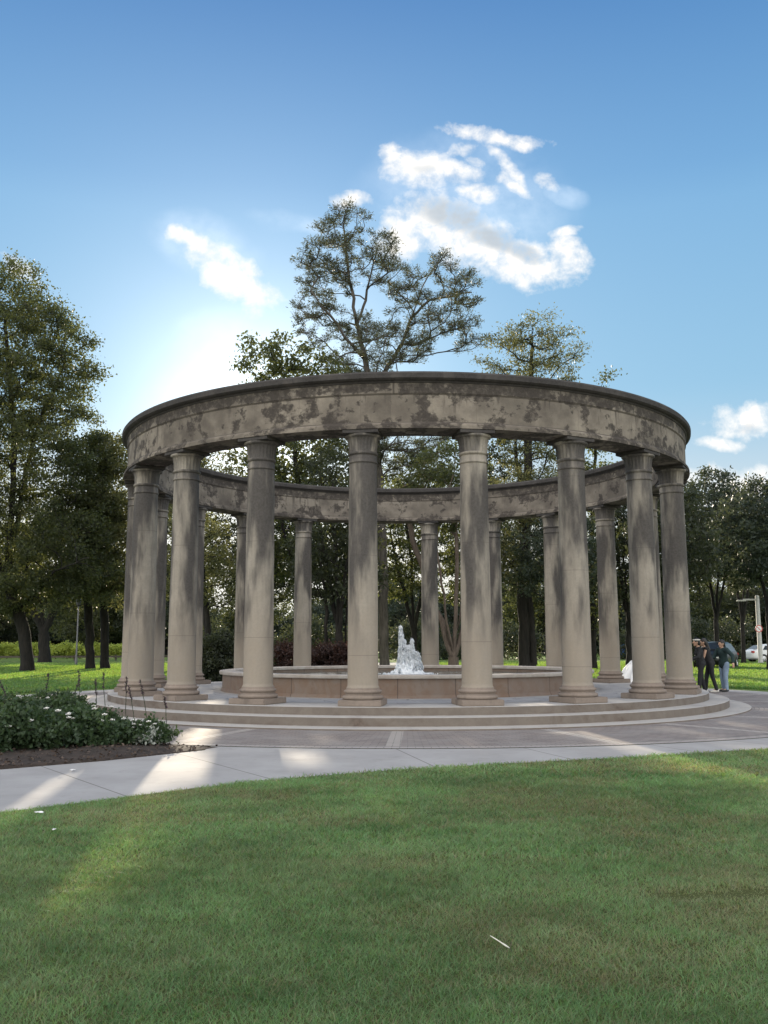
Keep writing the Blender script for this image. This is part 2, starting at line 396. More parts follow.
def grow(trunk, env, n, rs, sep, tip=.012, r0=.3, step=.45, arch=.25):
    """trunk: list of polylines (stems); every clump centre is joined to the nearest stem by a curved limb"""
    pos = []; par = []; stem_r = []
    for stem in trunk:
        stem = [np.array(p, float) for p in stem]
        start = None
        prev = -1
        if pos:
            dd = [np.linalg.norm(np.array(p)-stem[0]) for p in pos]
            if min(dd) < .6: prev = int(np.argmin(dd))
        L = sum(np.linalg.norm(b-a) for a, b in zip(stem[:-1], stem[1:])); run = 0
        for i, (a, b) in enumerate(zip(stem[:-1], stem[1:])):
            l = np.linalg.norm(b-a); k = max(1, int(l/.5))
            for s in range(0 if (i == 0 and prev == -1) else 1, k+1):
                p = a+(b-a)*s/k+(rs.randn(3)*.03 if s not in (0,) else 0)
                pos.append(p); par.append(prev); prev = len(pos)-1
    ns = len(pos)
    T = sample_env(env, n, rs, sep)
    pos = [np.array(p) for p in pos]; P = np.array(pos)
    order = np.argsort([np.min(np.linalg.norm(P-t, axis=1)) for t in T])
    cost = np.zeros(len(pos)); tips = []
    for o in order:
        t = T[o]; P = np.array(pos); d = np.linalg.norm(P-t, axis=1)
        below = np.clip(P[:, 2]-t[2]+.15*d, 0, None)
        low = np.zeros(len(P)); 
        c = d+below*1.1+np.array(cost)*.28
        j = int(np.argmin(c)); q = P[j]; pj = par[j]
        dr = (q-P[pj]) if pj >= 0 else np.array([0, 0, 1.]); dr = dr/(np.linalg.norm(dr)+1e-9)
        L = np.linalg.norm(t-q); k = max(2, int(L/step))
        ctl = q+(t-q)*.4+dr*L*.22+np.array([0, 0, arch*L*.35])+rs.randn(3)*L*.06
        prev = j; base = cost[j]; cost = list(cost)
        for s in range(1, k+1):
            u = s/k; p = q*(1-u)**2+2*ctl*u*(1-u)+t*u*u
            if s < k: p = p+rs.randn(3)*.035*min(1, L/2)
            pos.append(p); par.append(prev); cost.append(base+L*u); prev = len(pos)-1
        tips.append(prev)
    pos = np.array(pos); par = np.array(par); N = len(pos); cnt = np.zeros(N)
    for k in tips: cnt[k] += 1
    for i in range(N-1, -1, -1):
        if par[i] >= 0 and par[i] < i: cnt[par[i]] += cnt[i]
    rad = tip*np.power(np.maximum(cnt, .6), .52)
    base_r = rad[0]; sc = r0/base_r
    rad = np.where(cnt > 1, tip+(rad-tip)*np.clip(sc, .5, 2.2), rad)
    z = pos[:, 2]-pos[0, 2]
    st = np.arange(N) < ns
    rad = np.where(st, np.maximum(rad, tip*2), rad)
    rad = np.where(st & (z < .8), rad*(1+.45*np.clip(1-z/.8, 0, 1)**2), rad)
    return pos, par, rad, T, tips
TREE_N = [0]
def tree(name, label, base, stems, env, n, leaf='oak', sep=.8, lpc=220, cr=.75, ls=.15, lw=.6, r0=.3, tip=.014, seed=1, group=None,
         bark='bark', cat='tree', arch=.25, use_cull=True, twigs=5, flat=.75, parent_loc=None):
    rs = np.random.RandomState(seed)
    pos, par, rad, T, tips = grow(stems, env, n, rs, sep, tip, r0, arch=arch)
    base = np.array([base[0], base[1], 0.])
    root = empty(name, tuple(base), label, cat, group)
    # twigs
    A = []; B = []; 
    tw = []; 
    for t in T:
        k = twigs; d = rs.randn(k, 3); d[:, 2] = np.abs(d[:, 2])*.5+.05; d /= np.linalg.norm(d, axis=1, keepdims=True)
        e = t+d*cr*(.5+.5*rs.rand(k, 1))*np.array([1, 1, flat]); A.append(np.repeat(t[None], k, 0)); B.append(e)
    A = np.concatenate(A); B = np.concatenate(B)
    m = par >= 0
    ra = np.minimum(rad[par[m]], rad[m]*1.25)
    big = rad[m] > .06
    if use_cull:   # thin limbs out of the gaps the sun comes through
        gone = ~(cull(pos, rs) | (rad > .05))
        for i in range(len(pos)):
            if par[i] >= 0 and gone[par[i]]: gone[i] = True
        kp = ~gone[m]; tg = np.zeros(len(T), bool)
        for i, t_ in enumerate(T): tg[i] = gone[np.argmin(np.sum((pos-t_)**2, 1))]
        kt = cull((A+B)/2, rs) & ~np.repeat(tg, twigs); pa_, po_, ra, rd = pos[par[m]][kp], pos[m][kp], ra[kp], rad[m][kp]; big = big[kp]; A2, B2 = A[kt], B[kt]
    else: pa_, po_, rd, A2, B2 = pos[par[m]], pos[m], rad[m], A, B
    V1, Q1 = frustums(pa_[big], po_[big], ra[big], rd[big], 10)
    V2, Q2 = frustums(pa_[~big], po_[~big], ra[~big], rd[~big], 5)
    V3, Q3 = frustums(A2, B2, np.full(len(A2), tip*.6), np.full(len(A2), tip*.3), 3)
    V = np.concatenate([V1, V2, V3]); Q = np.concatenate([Q1, Q2+len(V1), Q3+len(V1)+len(V2)])
    link('trunk', np_mesh('trunk', V-base, Q, smooth=True), M[bark], root)
    # leaves round every twig
    nl = int(lpc); K = len(T)
    ctr = np.repeat(T, nl, 0); cl = np.repeat(rs.rand(K), nl)
    ti = rs.randint(0, twigs, K*nl)+np.repeat(np.arange(K)*twigs, nl)
    u = rs.rand(K*nl, 1)**.6; P = A[ti]*(1-u)+B[ti]*u
    if leaf == 'pine':
        P = A[ti]*(.7*(1-u))+B[ti]*(1-.7*(1-u)); P += rs.randn(K*nl, 3)*.16*cr; D = (B[ti]-A[ti])*1.0+rs.randn(K*nl, 3)*.42*cr
        L = ls*(.7+.6*rs.rand(K*nl)); W = L*lw
    else:
        P = P+rs.randn(K*nl, 3)*np.array([.30, .30, .22])*cr; D = rs.randn(K*nl, 3); D[:, 2] -= .25
        L = ls*(.6+.8*rs.rand(K*nl)); W = L*lw
    keep = cull(P, rs) if use_cull else np.ones(len(P), bool)
    keep &= P[:, 2] > .1
    if use_cull: keep &= ~np.repeat(tg, nl)
    P, D, L, W, cl = P[keep], D[keep], L[keep], W[keep], cl[keep]
    V, Q = leaf_arrays(P, D, L, W, rs)
    rn = rs.rand(len(P))
    me = np_mesh('crown', V-base, Q, attr={'rnd': np.repeat(rn, 4), 'clump': np.repeat(cl, 4)})
    link('crown' if cat == 'tree' else 'foliage', me, M['leaf_'+{'oak': 'oak', 'pine': 'pine'}.get(leaf, leaf)], root)
    TREE_N[0] += len(P)
    return root
def copy_tree(o, loc, rz, sc, label=None, group=None, parent=None):
    c = o.copy(); C.objects.link(c)
    if parent is None:
        c.location = loc; c.rotation_euler = (0, 0, rz); c.scale = (sc, sc, sc)
        if label: c['label'] = label
        if group: c['group'] = group
    else: c.parent = parent
    for ch in list(o.children):
        copy_tree(ch, None, 0, 1, parent=c)
    return c
def E(px, py, rpx, rpy, d, rd, dd=0):
    c = at(px, py, d+dd); s = (d+dd)/F
    return (c, np.array([rpx*s, rd, rpy*s*1.03]))
def G(px, d, py=None):
    p = at(px, 644, d); return (p[0], d, 0.)

def stemline(d, pts):
    """pts: (px, height m)"""
    return [(at(px, 600, d+(q[0] if q else 0))[0], d+(q[0] if q else 0), z) for px, z, *q in pts]

# --- the tall pine behind the ring
d = 50
def sp(d, *pts):
    out = []
    for p in pts:
        q = at(p[0], p[1], d+(p[2] if len(p) > 2 else 0)); out.append(q)
    return out
b0 = G(384, d)
main = [b0, (b0[0]-.05, d, 5)]+sp(d, (378, 470), (372, 395), (366, 360), (358, 325), (352, 290), (347, 255), (344, 228))
st2 = [main[3]]+sp(d, (384, 372, 1), (402, 345, 2), (412, 318, 2), (430, 300, 2), (455, 296, 2), (472, 292, 2))
st3 = [main[4]]+sp(d, (352, 345, -1), (338, 325, -1.5), (322, 306, -2), (312, 290, -2))
st4 = [main[5]]+sp(d, (366, 300, 1), (372, 270, 1), (380, 245, 1))
st5 = [st2[3]]+sp(d, (424, 285, 3), (438, 262, 3))
tree('pine_tree', 'tall open-crowned pine rising highest above the ring, sky showing through its forked limbs', b0, [main, st2, st3, st4, st5],
     [E(345, 232, 28, 26, d, 2.2), E(320, 268, 24, 30, d, 2.5), E(350, 270, 30, 24, d, 2.5), E(385, 262, 24, 22, d, 2.5), E(312, 300, 18, 24, d, 2),
      E(332, 330, 36, 22, d, 2.5), E(408, 296, 24, 24, d, 2.5), E(442, 268, 13, 16, d, 1.8), E(462, 292, 24, 18, d, 2), E(440, 318, 30, 18, d, 2.5),
      E(470, 335, 16, 16, d, 2), E(385, 345, 55, 22, d, 3), E(360, 372, 50, 18, d, 3), E(350, 425, 55, 40, d, 3.4), E(405, 430, 50, 45, d, 3.4)],
     430, 'pine', sep=.55, lpc=190, cr=.56, ls=.17, lw=.2, r0=.26, tip=.020, seed=5, bark='bark_grey', twigs=9, flat=1.)
# --- tree at its left whose top just clears the cornice
d = 46; b0 = G(300, d)
tree('oak_tree', 'leafy tree left of the tall pine, top just above the cornice', b0,
     [[b0, (b0[0], d, 4)]+sp(d, (298, 480), (292, 420), (285, 375)), [(b0[0], d, 4)]+sp(d, (275, 500, 1), (262, 430, 1), (258, 380, 1))],
     [E(262, 362, 22, 20, d, 2), E(290, 356, 26, 18, d, 2.2), E(322, 375, 26, 20, d, 2.5), E(275, 400, 36, 28, d, 3), E(300, 450, 48, 40, d, 3.2), E(300, 520, 55, 60, d, 3.5), E(262, 470, 22, 60, d, 2.5), E(320, 570, 50, 40, d, 3)],
     210, 'oak', sep=.8, lpc=105, cr=.72, ls=.19, r0=.22, seed=11)
# --- feathery tree on the right
d = 48; b0 = G(524, d)
tree('cypress_tree', 'feathery pale green tree standing above the right part of the cornice', b0,
     [[b0, (b0[0], d, 4)]+sp(d, (527, 500), (529, 420), (531, 370), (533, 335)), [(b0[0]+.5, d, 0), (b0[0]+.3, d, 3.6)]+sp(d, (521, 520, 1), (515, 430, 1))],
     [E(532, 336, 30, 19, d, 1.8), E(504, 352, 26, 20, d, 1.8), E(560, 352, 22, 22, d, 1.8), E(535, 375, 44, 20, d, 2.4), E(500, 395, 22, 20, d, 2), E(538, 430, 42, 44, d, 3), E(525, 500, 46, 44, d, 3), E(520, 560, 40, 30, d, 3)],
     250, 'cyp', sep=.6, lpc=120, cr=.7, ls=.17, lw=.32, r0=.36, seed=21, bark='bark')
d = 56; b0 = G(592, d)
tree('oak_tree', 'slim tree behind the right of the ring, tip peeping over the cornice', b0, [[b0]+sp(d, (592, 520), (596, 440), (600, 390))],
     [E(602, 386, 8, 10, d, 1), E(598, 425, 22, 30, d, 2), E(590, 480, 34, 34, d, 2.6), E(596, 540, 30, 40, d, 2.5), E(592, 600, 26, 26, d, 2.5)], 80, 'oak', sep=.8, lpc=200, cr=.8, ls=.15, r0=.22, seed=31)
# --- dense trees seen through the columns
specs = [
 # px, dist, top py, width px, kind, seed, label, bark
 (206, 43, 436, 42, 'cyp', 41, 'sunlit pale-topped tree seen between the two left columns', 'bark'),
 (264, 55, 465, 44, 'dark', 43, 'dark evergreen behind the third column from the left', 'bark'),
 (336, 41, 455, 40, 'dark', 44, 'dense dark many-stemmed tree just left of the fourth front column', 'bark'),
 (412, 53, 452, 56, 'oak', 45, 'dark leafy tree behind the fountain jet', 'bark'),
 (490, 57, 440, 48, 'dark', 46, 'dark tree behind the fifth front column', 'bark'),
 (560, 44, 500, 40, 'blue', 47, 'low dense evergreen behind the sixth front column', 'bark'),
 (628, 52, 476, 34, 'dark', 48, 'dark tree seen between the two right columns', 'bark'),
 (178, 60, 470, 40, 'oak', 49, 'leafy tree glimpsed between the leftmost columns', 'bark'),
]
for (px, d, tp, w, kd, sd, lb, bk) in specs:
    b0 = G(px, d); rs = np.random.RandomState(sd)
    stems = [[b0, (b0[0]+.1, d, 2.)]+sp(d, (px+rs.randint(-4, 5), 560), (px+rs.randint(-8, 9), 500), (px, tp+14)),
             [(b0[0]+.1, d, 2.)]+sp(d, (px-w*.25, 570, 1), (px-w*.5, 500, 1)), [(b0[0]+.1, d, 2.)]+sp(d, (px+w*(.25 if sd != 41 else -.1), 570, -1), (px+w*(.5 if sd != 41 else -.2), 510, -1))]
    if kd == 'dark' and sd == 44:
        stems += [[(b0[0]+o, d+.4, 0.)]+sp(d, (px+o*22, 600), (px+o*40, 520)) for o in (-.5, .45, .9)]
    env = [E(px, tp+22, w*.62, 24, d, 2.2), E(px, (tp+600)/2, w, (600-tp)*.36, d, 3.2), E(px-w*.4, 560, w*.75, 44, d, 2.6), E(px+w*.4, 568, w*.75, 40, d, 2.6)]
    tree('tree', lb, b0, stems, env, 165, kd, sep=.8, lpc=102, cr=.64, ls=.18, lw=.5 if kd != 'cyp' else .34, r0=.18, seed=sd, bark=bk)
# --- crape myrtle: vase of pale stems
d = 40; b0 = G(453, d); x, y, _ = b0
tree('crape_myrtle', 'multi-stemmed crape myrtle with smooth brown trunks seen past the fountain', b0,
     [[b0, (x, y, .9)], [(x, y, .9), (x-.7, y+.2, 3), (x-1.5, y+.3, 5.4), (x-1.9, y, 7)], [(x, y, .9), (x+.15, y-.2, 3.2), (x+.2, y-.4, 6)],
      [(x, y, .9), (x+.6, y, 2.8), (x+1.4, y+.1, 5.4), (x+1.9, y, 6.6)], [(x, y, .9), (x-.35, y-.3, 3), (x-.7, y-.7, 6)], [(x, y, .9), (x+.35, y+.4, 3), (x+.9, y+.8, 6)]],
     [E(425, 500, 34, 30, d, 2), E(470, 510, 36, 30, d, 2), E(448, 470, 30, 24, d, 2)], 90, 'oak', sep=.75, lpc=180, cr=.7, ls=.13, r0=.25, tip=.012, seed=51, bark='bark_warm')
# --- left of the ring
d = 54; b0 = G(28, d); x, y, _ = b0
tree('oak_tree', 'huge spreading oak at the left edge with a dark leaning trunk', b0,
     [[b0, (x-.1, d, 1.5), (x-.7, d, 3.4), (x-1.4, d, 5.2)]+sp(d, (12, 500), (15, 440), (10, 380), (5, 320)), [(x-.7, d, 3.4)]+sp(d, (30, 540, 1), (52, 505, 1), (75, 500, 1)),
      [(x-1.4, d, 5.2)]+sp(d, (26, 470, 1), (40, 420, 1), (62, 370, 1)), [(x-1.4, d, 5.2)]+sp(d, (-20, 520), (-45, 460), (-60, 400)), [(x-.7, d, 3.4)]+sp(d, (55, 570, -2), (90, 556, -3))],
     [E(0, 300, 48, 42, d, 3.5), E(42, 322, 32, 34, d, 3.2), E(20, 350, 60, 40, d, 4), E(72, 345, 22, 26, d, 2.6), E(84, 372, 19, 16, d, 2), E(20, 390, 66, 50, d, 4.5), E(66, 408, 32, 24, d, 3), E(10, 465, 80, 48, d, 5),
      E(60, 540, 55, 32, d, 4.4), E(-15, 540, 75, 50, d, 5), E(30, 590, 66, 24, d, 4.5), E(-60, 420, 70, 90, d, 5), E(95, 575, 26, 18, d, 2.5), E(45, 600, 60, 16, d, 4), E(-10, 600, 50, 18, d, 4)],
     700, 'oak', sep=.8, lpc=200, cr=.88, ls=.155, r0=.34, tip=.016, seed=66, flat=1.15, arch=.5)
for k, (px, d, lb, sd) in enumerate(((91, 58.5, 'slim straight-trunked tree beside the big oak, left one of the pair', 62), (106, 59.5, 'slim dark-trunked tree closest to the left columns', 63))):
    b0 = G(px, d)
    tree('tree', lb, b0, [[b0, (b0[0]-.2, d, 3), (b0[0]-.5, d, 6)]+sp(d, (px-4, 510), (px, 450))],
         [E(px+2+k*4, 462, 24, 30, d, 2.6), E(px-4+k*8, 520, 34, 40, d, 3), E(px+2, 575, 36, 28, d, 3)], 170, ('oak', 'cyp')[k], sep=.8, lpc=190, cr=.8, ls=.16, r0=.26, seed=sd)
d = 85; b0 = G(45, d)
far1 = tree('oak_tree', 'distant dark oak whose trunk stands between the big oak and the slim pair', b0, [[b0, (b0[0]-.2, d, 2.5)]+sp(d, (40, 570), (42, 530)), [(b0[0]-.2, d, 2.5)]+sp(d, (62, 590), (80, 560)), [(b0[0]-.2, d, 2.5)]+sp(d, (25, 590), (5, 560))],
     [E(45, 555, 60, 40, d, 5), E(75, 585, 40, 22, d, 4), E(10, 585, 40, 26, d, 4)], 130, 'oak', sep=1.2, lpc=200, cr=1.2, ls=.24, r0=.5, tip=.02, seed=64)
# --- right of the ring
rt = [(672, 46, 492, 30, 'dark', 71, 'dark tree directly behind the rightmost columns'),
      (716, 62, 474, 46, 'blue', 72, 'blue-green tree just right of the ring'),
      (768, 53, 478, 44, 'blue', 73, 'broad blue-green tree at the right edge'),
      (742, 70, 520, 40, 'oak', 74, 'leafy tree with pale sunlit boughs behind the blue-green pair')]
for (px, d, tp, w, kd, sd, lb) in rt:
    b0 = G(px, d)
    stems = [[b0, (b0[0]+.1, d, 3.)]+sp(d, (px+3, 540), (px-2, 500), (px, tp+12)), [(b0[0]+.1, d, 3.)]+sp(d, (px-w*.3, 545, 1), (px-w*.6, 520, 1)), [(b0[0]+.1, d, 3.)]+sp(d, (px+w*.3, 550, -1), (px+w*.7, 530, -1))]
    env = [E(px, tp+24, w*.6, 26, d, 2.6), E(px-4, (tp+580)/2, w, (580-tp)*.38, d, 3.6), E(px-w*.45, 555, w*.6, 28, d, 3), E(px+w*.45, 560, w*.6, 30, d, 3)]
    tree('tree', lb, b0, stems, env, 160, kd, sep=.9, lpc=150, cr=.8, ls=.21, lw=.5, r0=.15, seed=sd)
# --- a belt of trees in the distance closes the park
protos = []
for k in range(3):
    rs = np.random.RandomState(90+k)
    env = [((0, 120, 8.5), (3.2, 3.2, 3.)), ((-2, 120, 6), (3.6, 3.4, 2.6)), ((2.2, 120.3, 5.6), (3.4, 3.4, 2.6)), ((0, 119, 3.6), (3.6, 3, 1.8))]
    protos.append(tree('distant_tree', 'distant dark tree in the belt that closes the park', (0, 120), [[(0, 120, 0), (0.1, 120, 3), (0, 120, 9)]], env, 110, ('dark', 'blue', 'oak')[k], sep=1.1, lpc=120, cr=1.2, ls=.3, lw=.55, r0=.4, tip=.03, seed=90+k,
                       group='trees of the distant belt', use_cull=False))
rs = np.random.RandomState(7); k = 0
for row, (yy, sp_, sc) in enumerate(((118, 6.2, 1.0), (136, 6.6, 1.05))):
    xx = -66.
    while xx < 70:
        X = xx+rs.uniform(-1.6, 1.6); Y = yy+rs.uniform(-6, 6)
        if (row == 0 and -56 < X < -17 and rs.rand() < .72) or (-17 < X < 16 and rs.rand() < .65): xx += sp_; continue
        if k < 3: o = protos[k]; o.location = (X, Y, 0)
        else: o = copy_tree(protos[k % 3], (X, Y, 0), rs.uniform(0, 6.28), sc*rs.uniform(.85, 1.15))
        k += 1; xx += sp_
print('leaves', TREE_N[0])
# --- the mass of woodland and undergrowth behind the belt
rs = np.random.RandomState(77); vw = VN(31); K_ = 5200
wx = rs.uniform(-85, 95, K_); wy = 150+rs.uniform(-6, 8, K_); hh = np.where((wx > -75) & (wx < -14), 4.5+3*vw(wx*.12, wx*0+3, 4), 6+5*vw(wx*.12, wx*0+3, 4)); wz = rs.rand(K_)**.9*hh
lowl = (wx > -68) & (wx < -16); 
P = np.repeat(np.c_[wx, wy, wz], 60, 0)+rs.randn(K_*60, 3)*np.array([.9, .9, .6]); P = P[P[:, 2] > .05]; D = rs.randn(len(P), 3)
V, Q = leaf_arrays(P, D, .35+.3*rs.rand(len(P)), .2+.2*rs.rand(len(P)), rs)
tag(link('woodland', np_mesh('woodland', V, Q, attr={'rnd': np.repeat(rs.rand(len(P)), 4), 'clump': np.repeat(vw(P[:, 0]*.5, P[:, 2]*.5, 3), 4)}), M['leaf_blue']), 'far dark woodland closing the horizon behind everything', 'woodland', kind='stuff')
K_ = 900; ux = np.r_[rs.uniform(-20, 60, K_)]; uy = 92+rs.uniform(-3, 3, K_); uz = rs.rand(K_)**1.3*(2.2+2.2*vw(ux*.3, ux*0, 3))
sel = rs.rand(K_) < np.clip(vw(ux*.35+9, ux*0+4, 3)*2.6-.6, .05, 1); ux, uy, uz = ux[sel], uy[sel], uz[sel]
P = np.repeat(np.c_[ux, uy, uz], 90, 0)+rs.randn(len(ux)*90, 3)*.4; P = P[P[:, 2] > .02]; D = rs.randn(len(P), 3)
V, Q = leaf_arrays(P, D, .2+.15*rs.rand(len(P)), .12+.1*rs.rand(len(P)), rs)
tag(link('undergrowth', np_mesh('undergrowth', V, Q, attr={'rnd': np.repeat(rs.rand(len(P)), 4), 'clump': np.repeat(vw(P[:, 0]*.5, P[:, 2]*.5, 3), 4)}), M['leaf_dark']), 'dark undergrowth beyond the road behind the ring', 'undergrowth', kind='stuff')
# --- shrubs behind the ring
def shrub(name, label, px, d, w, h, kd, seed, n=26, lpc=260, ls=.09, cull_=False, group=None, xy=None, cr=.28):
    x = at(px, 644, d)[0] if xy is None else xy[0]; d = d if xy is None else xy[1]
    rs = np.random.RandomState(seed)
    stems = [[(x+rs.uniform(-.1, .1), d+rs.uniform(-.1, .1), 0.), (x+math.cos(a)*w*.25, d+math.sin(a)*w*.25, h*.5)] for a in np.arange(3)*2.1+seed]
    return tree(name, label, (x, d), stems, [((x, d, h*.52), (w*.48, w*.42, h*.44)), ((x+w*.2, d, h*.4), (w*.3, w*.3, h*.3)), ((x-w*.22, d, h*.42), (w*.3, w*.3, h*.34))], n, kd, sep=cr*.7, lpc=lpc, cr=cr, ls=ls, r0=.03, tip=.006,
                seed=seed, cat='shrub', use_cull=cull_, twigs=4, group=group, flat=1.)
shrub('shrub', 'big dark bush left of the basin, reaching the back columns', 220, 36, 1.9, 2.0, 'dark', 101, 60, 260, .10, cr=.4)
shrub('shrub', 'dark bush behind the third column on the left', 246, 37, 1.6, 1.7, 'dark', 102, 45, 260, .10, cr=.4)
for k, (px, lb) in enumerate(((286, 'dark reddish shrub left of the back column left of the jet'), (322, 'dark reddish shrub right of that back column'), (344, 'dark reddish shrub beside the fourth front column'))):
    shrub('red_shrub', lb, px, 40, 1.8, 1.55, 'red', 105+k, 40, 220, .10, cr=.4, group='reddish shrubs behind the basin')
for k, px in enumerate(range(-4, 118, 12)):
    shrub('hedge_bush', 'sunlit yellow-green bush in the low row beyond the left lawn', px, 104, 1.9, 1.7, 'hedge', 120+k, 22, 90, .2, cr=.5, group='sunlit bushes beyond the left lawn')

# ------------------------------------------------------------------ ground, roads, paths
bm = bmesh.new(); bmesh.ops.create_grid(bm, x_segments=40, y_segments=40, size=600)
g = from_bm('ground', bm, M['lawn']); g.location = (0, 250, 0); tag(g, kind='structure')
def arcpts(r, a0, a1, n): return [(CX+r*math.sin(a0+(a1-a0)*i/n), CY-r*math.cos(a0+(a1-a0)*i/n)) for i in range(n+1)]
def sheet(name, pts, z, m, kind='structure'):
    bm = bmesh.new(); f = bm.faces.new([bm.verts.new((x, y, z)) for x, y in pts]); bmesh.ops.triangulate(bm, faces=[f])
    o = from_bm(name, bm, m); tag(o, kind=kind); return o
def annulus(name, r0, r1, z, m, n=160, a0=0, a1=2*PI):
    bm = bmesh.new(); A = arcpts(r0, a0, a1, n); B = arcpts(r1, a0, a1, n)
    va = [bm.verts.new((x, y, z)) for x, y in A]; vb = [bm.verts.new((x, y, z)) for x, y in B]
    for i in range(n): bm.faces.new([va[i], vb[i], vb[i+1], va[i+1]])
    return from_bm(name, bm, m)
tag(annulus('pavement', 8.3, 11.3, .014, M['paver']), kind='structure')
LAWN_EDGE = [(-9.5, 4.2), (-6.4, 6.45), (-4.9, 7.72), (-3.53, 8.94), (-2.81, 9.61), (-1.99, 10.42), (-.97, 11.18), (.2, 11.84), (1.48, 12.36), (2.87, 12.86), (4.43, 13.5), (5.54, 13.98)]
a_e = math.atan2(5.54-CX, CY-13.98); r_e = math.hypot(5.54-CX, CY-13.98)
a_b = math.atan2(-2.75-CX, CY-14.15)          # tip of the flower bed
ringpts = arcpts(r_e, a_e, 2*PI-R_(82), 60)       # outer edge, anticlockwise round the back to the left
inner = arcpts(11.30, 2*PI+a_b, 2*PI-R_(82), 8)[::-1]
# front walk: from the bed tip to the lawn edge, and the apron that runs round the ring
BED = [(-2.62, 14.02), (-3.71, 12.78), (-4.74, 11.94), (-6.4, 10.6), (-8.8, 8.9), (-12.3, 6.5)]
front = LAWN_EDGE+arcpts(11.3, a_e, a_b, 24)+BED[:]+[(-14.5, 5.2), (-11.8, 2.7)]
sheet('path', front, .006, M['concrete'])
bm = bmesh.new(); n = 90; A = arcpts(11.3, a_e, 2*PI-R_(86), n); B = [(CX+(r_e+.15*math.sin(i/7))*math.sin(a_e+(2*PI-R_(86)-a_e)*i/n), CY-(r_e+.02*math.sin(i/7))*math.cos(a_e+(2*PI-R_(86)-a_e)*i/n)) for i in range(n+1)]
va = [bm.verts.new((x, y, .006)) for x, y in A]; vb = [bm.verts.new((x, y, .006)) for x, y in B]
for i in range(n): bm.faces.new([va[i], vb[i], vb[i+1], va[i+1]])
tag(from_bm('path', bm, M['concrete']), kind='structure')
sheet('path', [(-10.4, 24.2), (-10.4, 27.2), (-40, 29.5), (-40, 26)], .003, M['concrete'])
sheet('path', [(-70, 51.6), (-19, 60.2), (-8, 64), (-8, 67), (-20, 63.5), (-70, 54)], .004, M['concrete'])
sheet('road', [(-120, 76), (-10, 78), (140, 76), (140, 68.5), (10, 70), (-120, 70)], .008, M['road'])
# bed soil: a low mound
inner = arcpts(11.36, a_b+.015, -R_(84), 40); outer = [(-2.66, 14.06)]+[(-3.71, 12.82), (-4.74, 12.0), (-6.4, 10.66), (-8.8, 8.96), (-12.3, 6.6), (-16, 10), (-17, 18), (-15, 23.9)]
vn = VN(3)
def resample(pts, n):
    pts = np.array(pts); s = np.r_[0, np.cumsum(np.linalg.norm(np.diff(pts, axis=0), axis=1))]; u = np.linspace(0, s[-1], n)
    return np.stack([np.interp(u, s, pts[:, 0]), np.interp(u, s, pts[:, 1])], 1)
I = resample(inner, 160); O = resample(outer, 160); nu = 40
w = np.linspace(0, 1, nu)**1.0; Gx = I[:, None]*(1-w)[None, :, None]+O[:, None]*w[None, :, None]
zz = .03+.07*np.sin(w*PI)[None, :]+.03*(vn(Gx[..., 0]*6, Gx[..., 1]*6)-.4); zz[:, 0] = zz[:, -1] = -.01; tp_ = np.clip(np.arange(160)/14., 0, 1)[:, None]; zz = zz*tp_+.012*(1-tp_)*(np.sin(w*PI)[None, :] > .1)-.004*(1-tp_)
V = np.concatenate([Gx, zz[..., None]], -1).reshape(-1, 3); ii = np.arange(159)[:, None]*nu+np.arange(nu-1)[None]
Q = np.stack([ii, ii+1, ii+nu+1, ii+nu], -1).reshape(-1, 4)
tag(link('soil', np_mesh('soil', V, Q, smooth=True), M['mulch']), kind='structure')
# loose bark chips on the soil
rs = np.random.RandomState(8); n = 16000
a = rs.rand(n)**.6*159; b = rs.rand(n); b = 1-b**1.6*.98; ai = a.astype(int)
pp = I[ai]*(1-b)[:, None]+O[ai]*b[:, None]; P = np.c_[pp+rs.randn(n, 2)*.02, (.035+.07*np.sin(b*PI))*np.clip(a/14, .25, 1)+rs.rand(n)*.02]
D = rs.randn(n, 3); D[:, 2] *= .35; V, Q = leaf_arrays(P, D, .03+.06*rs.rand(n), .015+.03*rs.rand(n), rs)
M['chip'] = leaf_mat('bark_chips', (.02, .014, .01), (.13, .09, .068), (.04, .03, .02), .05)
tag(link('bark_chips', np_mesh('bark_chips', V, Q, attr={'rnd': np.repeat(rs.rand(n), 4), 'clump': np.repeat(rs.rand(n), 4)}), M['chip']), 'scattered brown bark mulch over the flower bed', 'mulch', kind='stuff')

# ------------------------------------------------------------------ grass blades on the near lawn
rs = np.random.RandomState(12); vn2 = VN(9)
def edge_y(x):
    e = np.array(LAWN_EDGE+[(8.2, 15.6)]); return np.interp(x, e[:, 0], e[:, 1])
def blades(n, y0, y1, xf, h0, w0):
    y = y0+(y1-y0)*rs.rand(n); x = (rs.rand(n)*2-1)*xf(y); ok = y < edge_y(x)-.0+rs.randn(n)*.03
    return x[ok], y[ok], np.full(ok.sum(), h0), np.full(ok.sum(), w0)
parts_ = [blades(260000, 3.3, 7., lambda y: .47*y+1.1, .028, .0032), blades(190000, 7., 11., lambda y: .47*y+1.1, .033, .0055), blades(110000, 10.5, 15.6, lambda y: .46*y+1.1, .042, .010)]
x, y, h, w = [np.concatenate(q) for q in zip(*parts_)]
n = len(x); clump = vn2(x*5, y*5, 3); dry = vn2(x*.9+3, y*1.3+8, 5); dry2 = vn2(x*4, y*4+40, 3)
h = h*(.55+.75*rs.rand(n))*(.65+.8*clump); lean = rs.randn(n, 2)*.95+np.array([.1, .05])
dd = np.clip((dry-.54)*6.0, 0, 1)*.45+np.clip((dry2-.62)*4, 0, 1)*.5
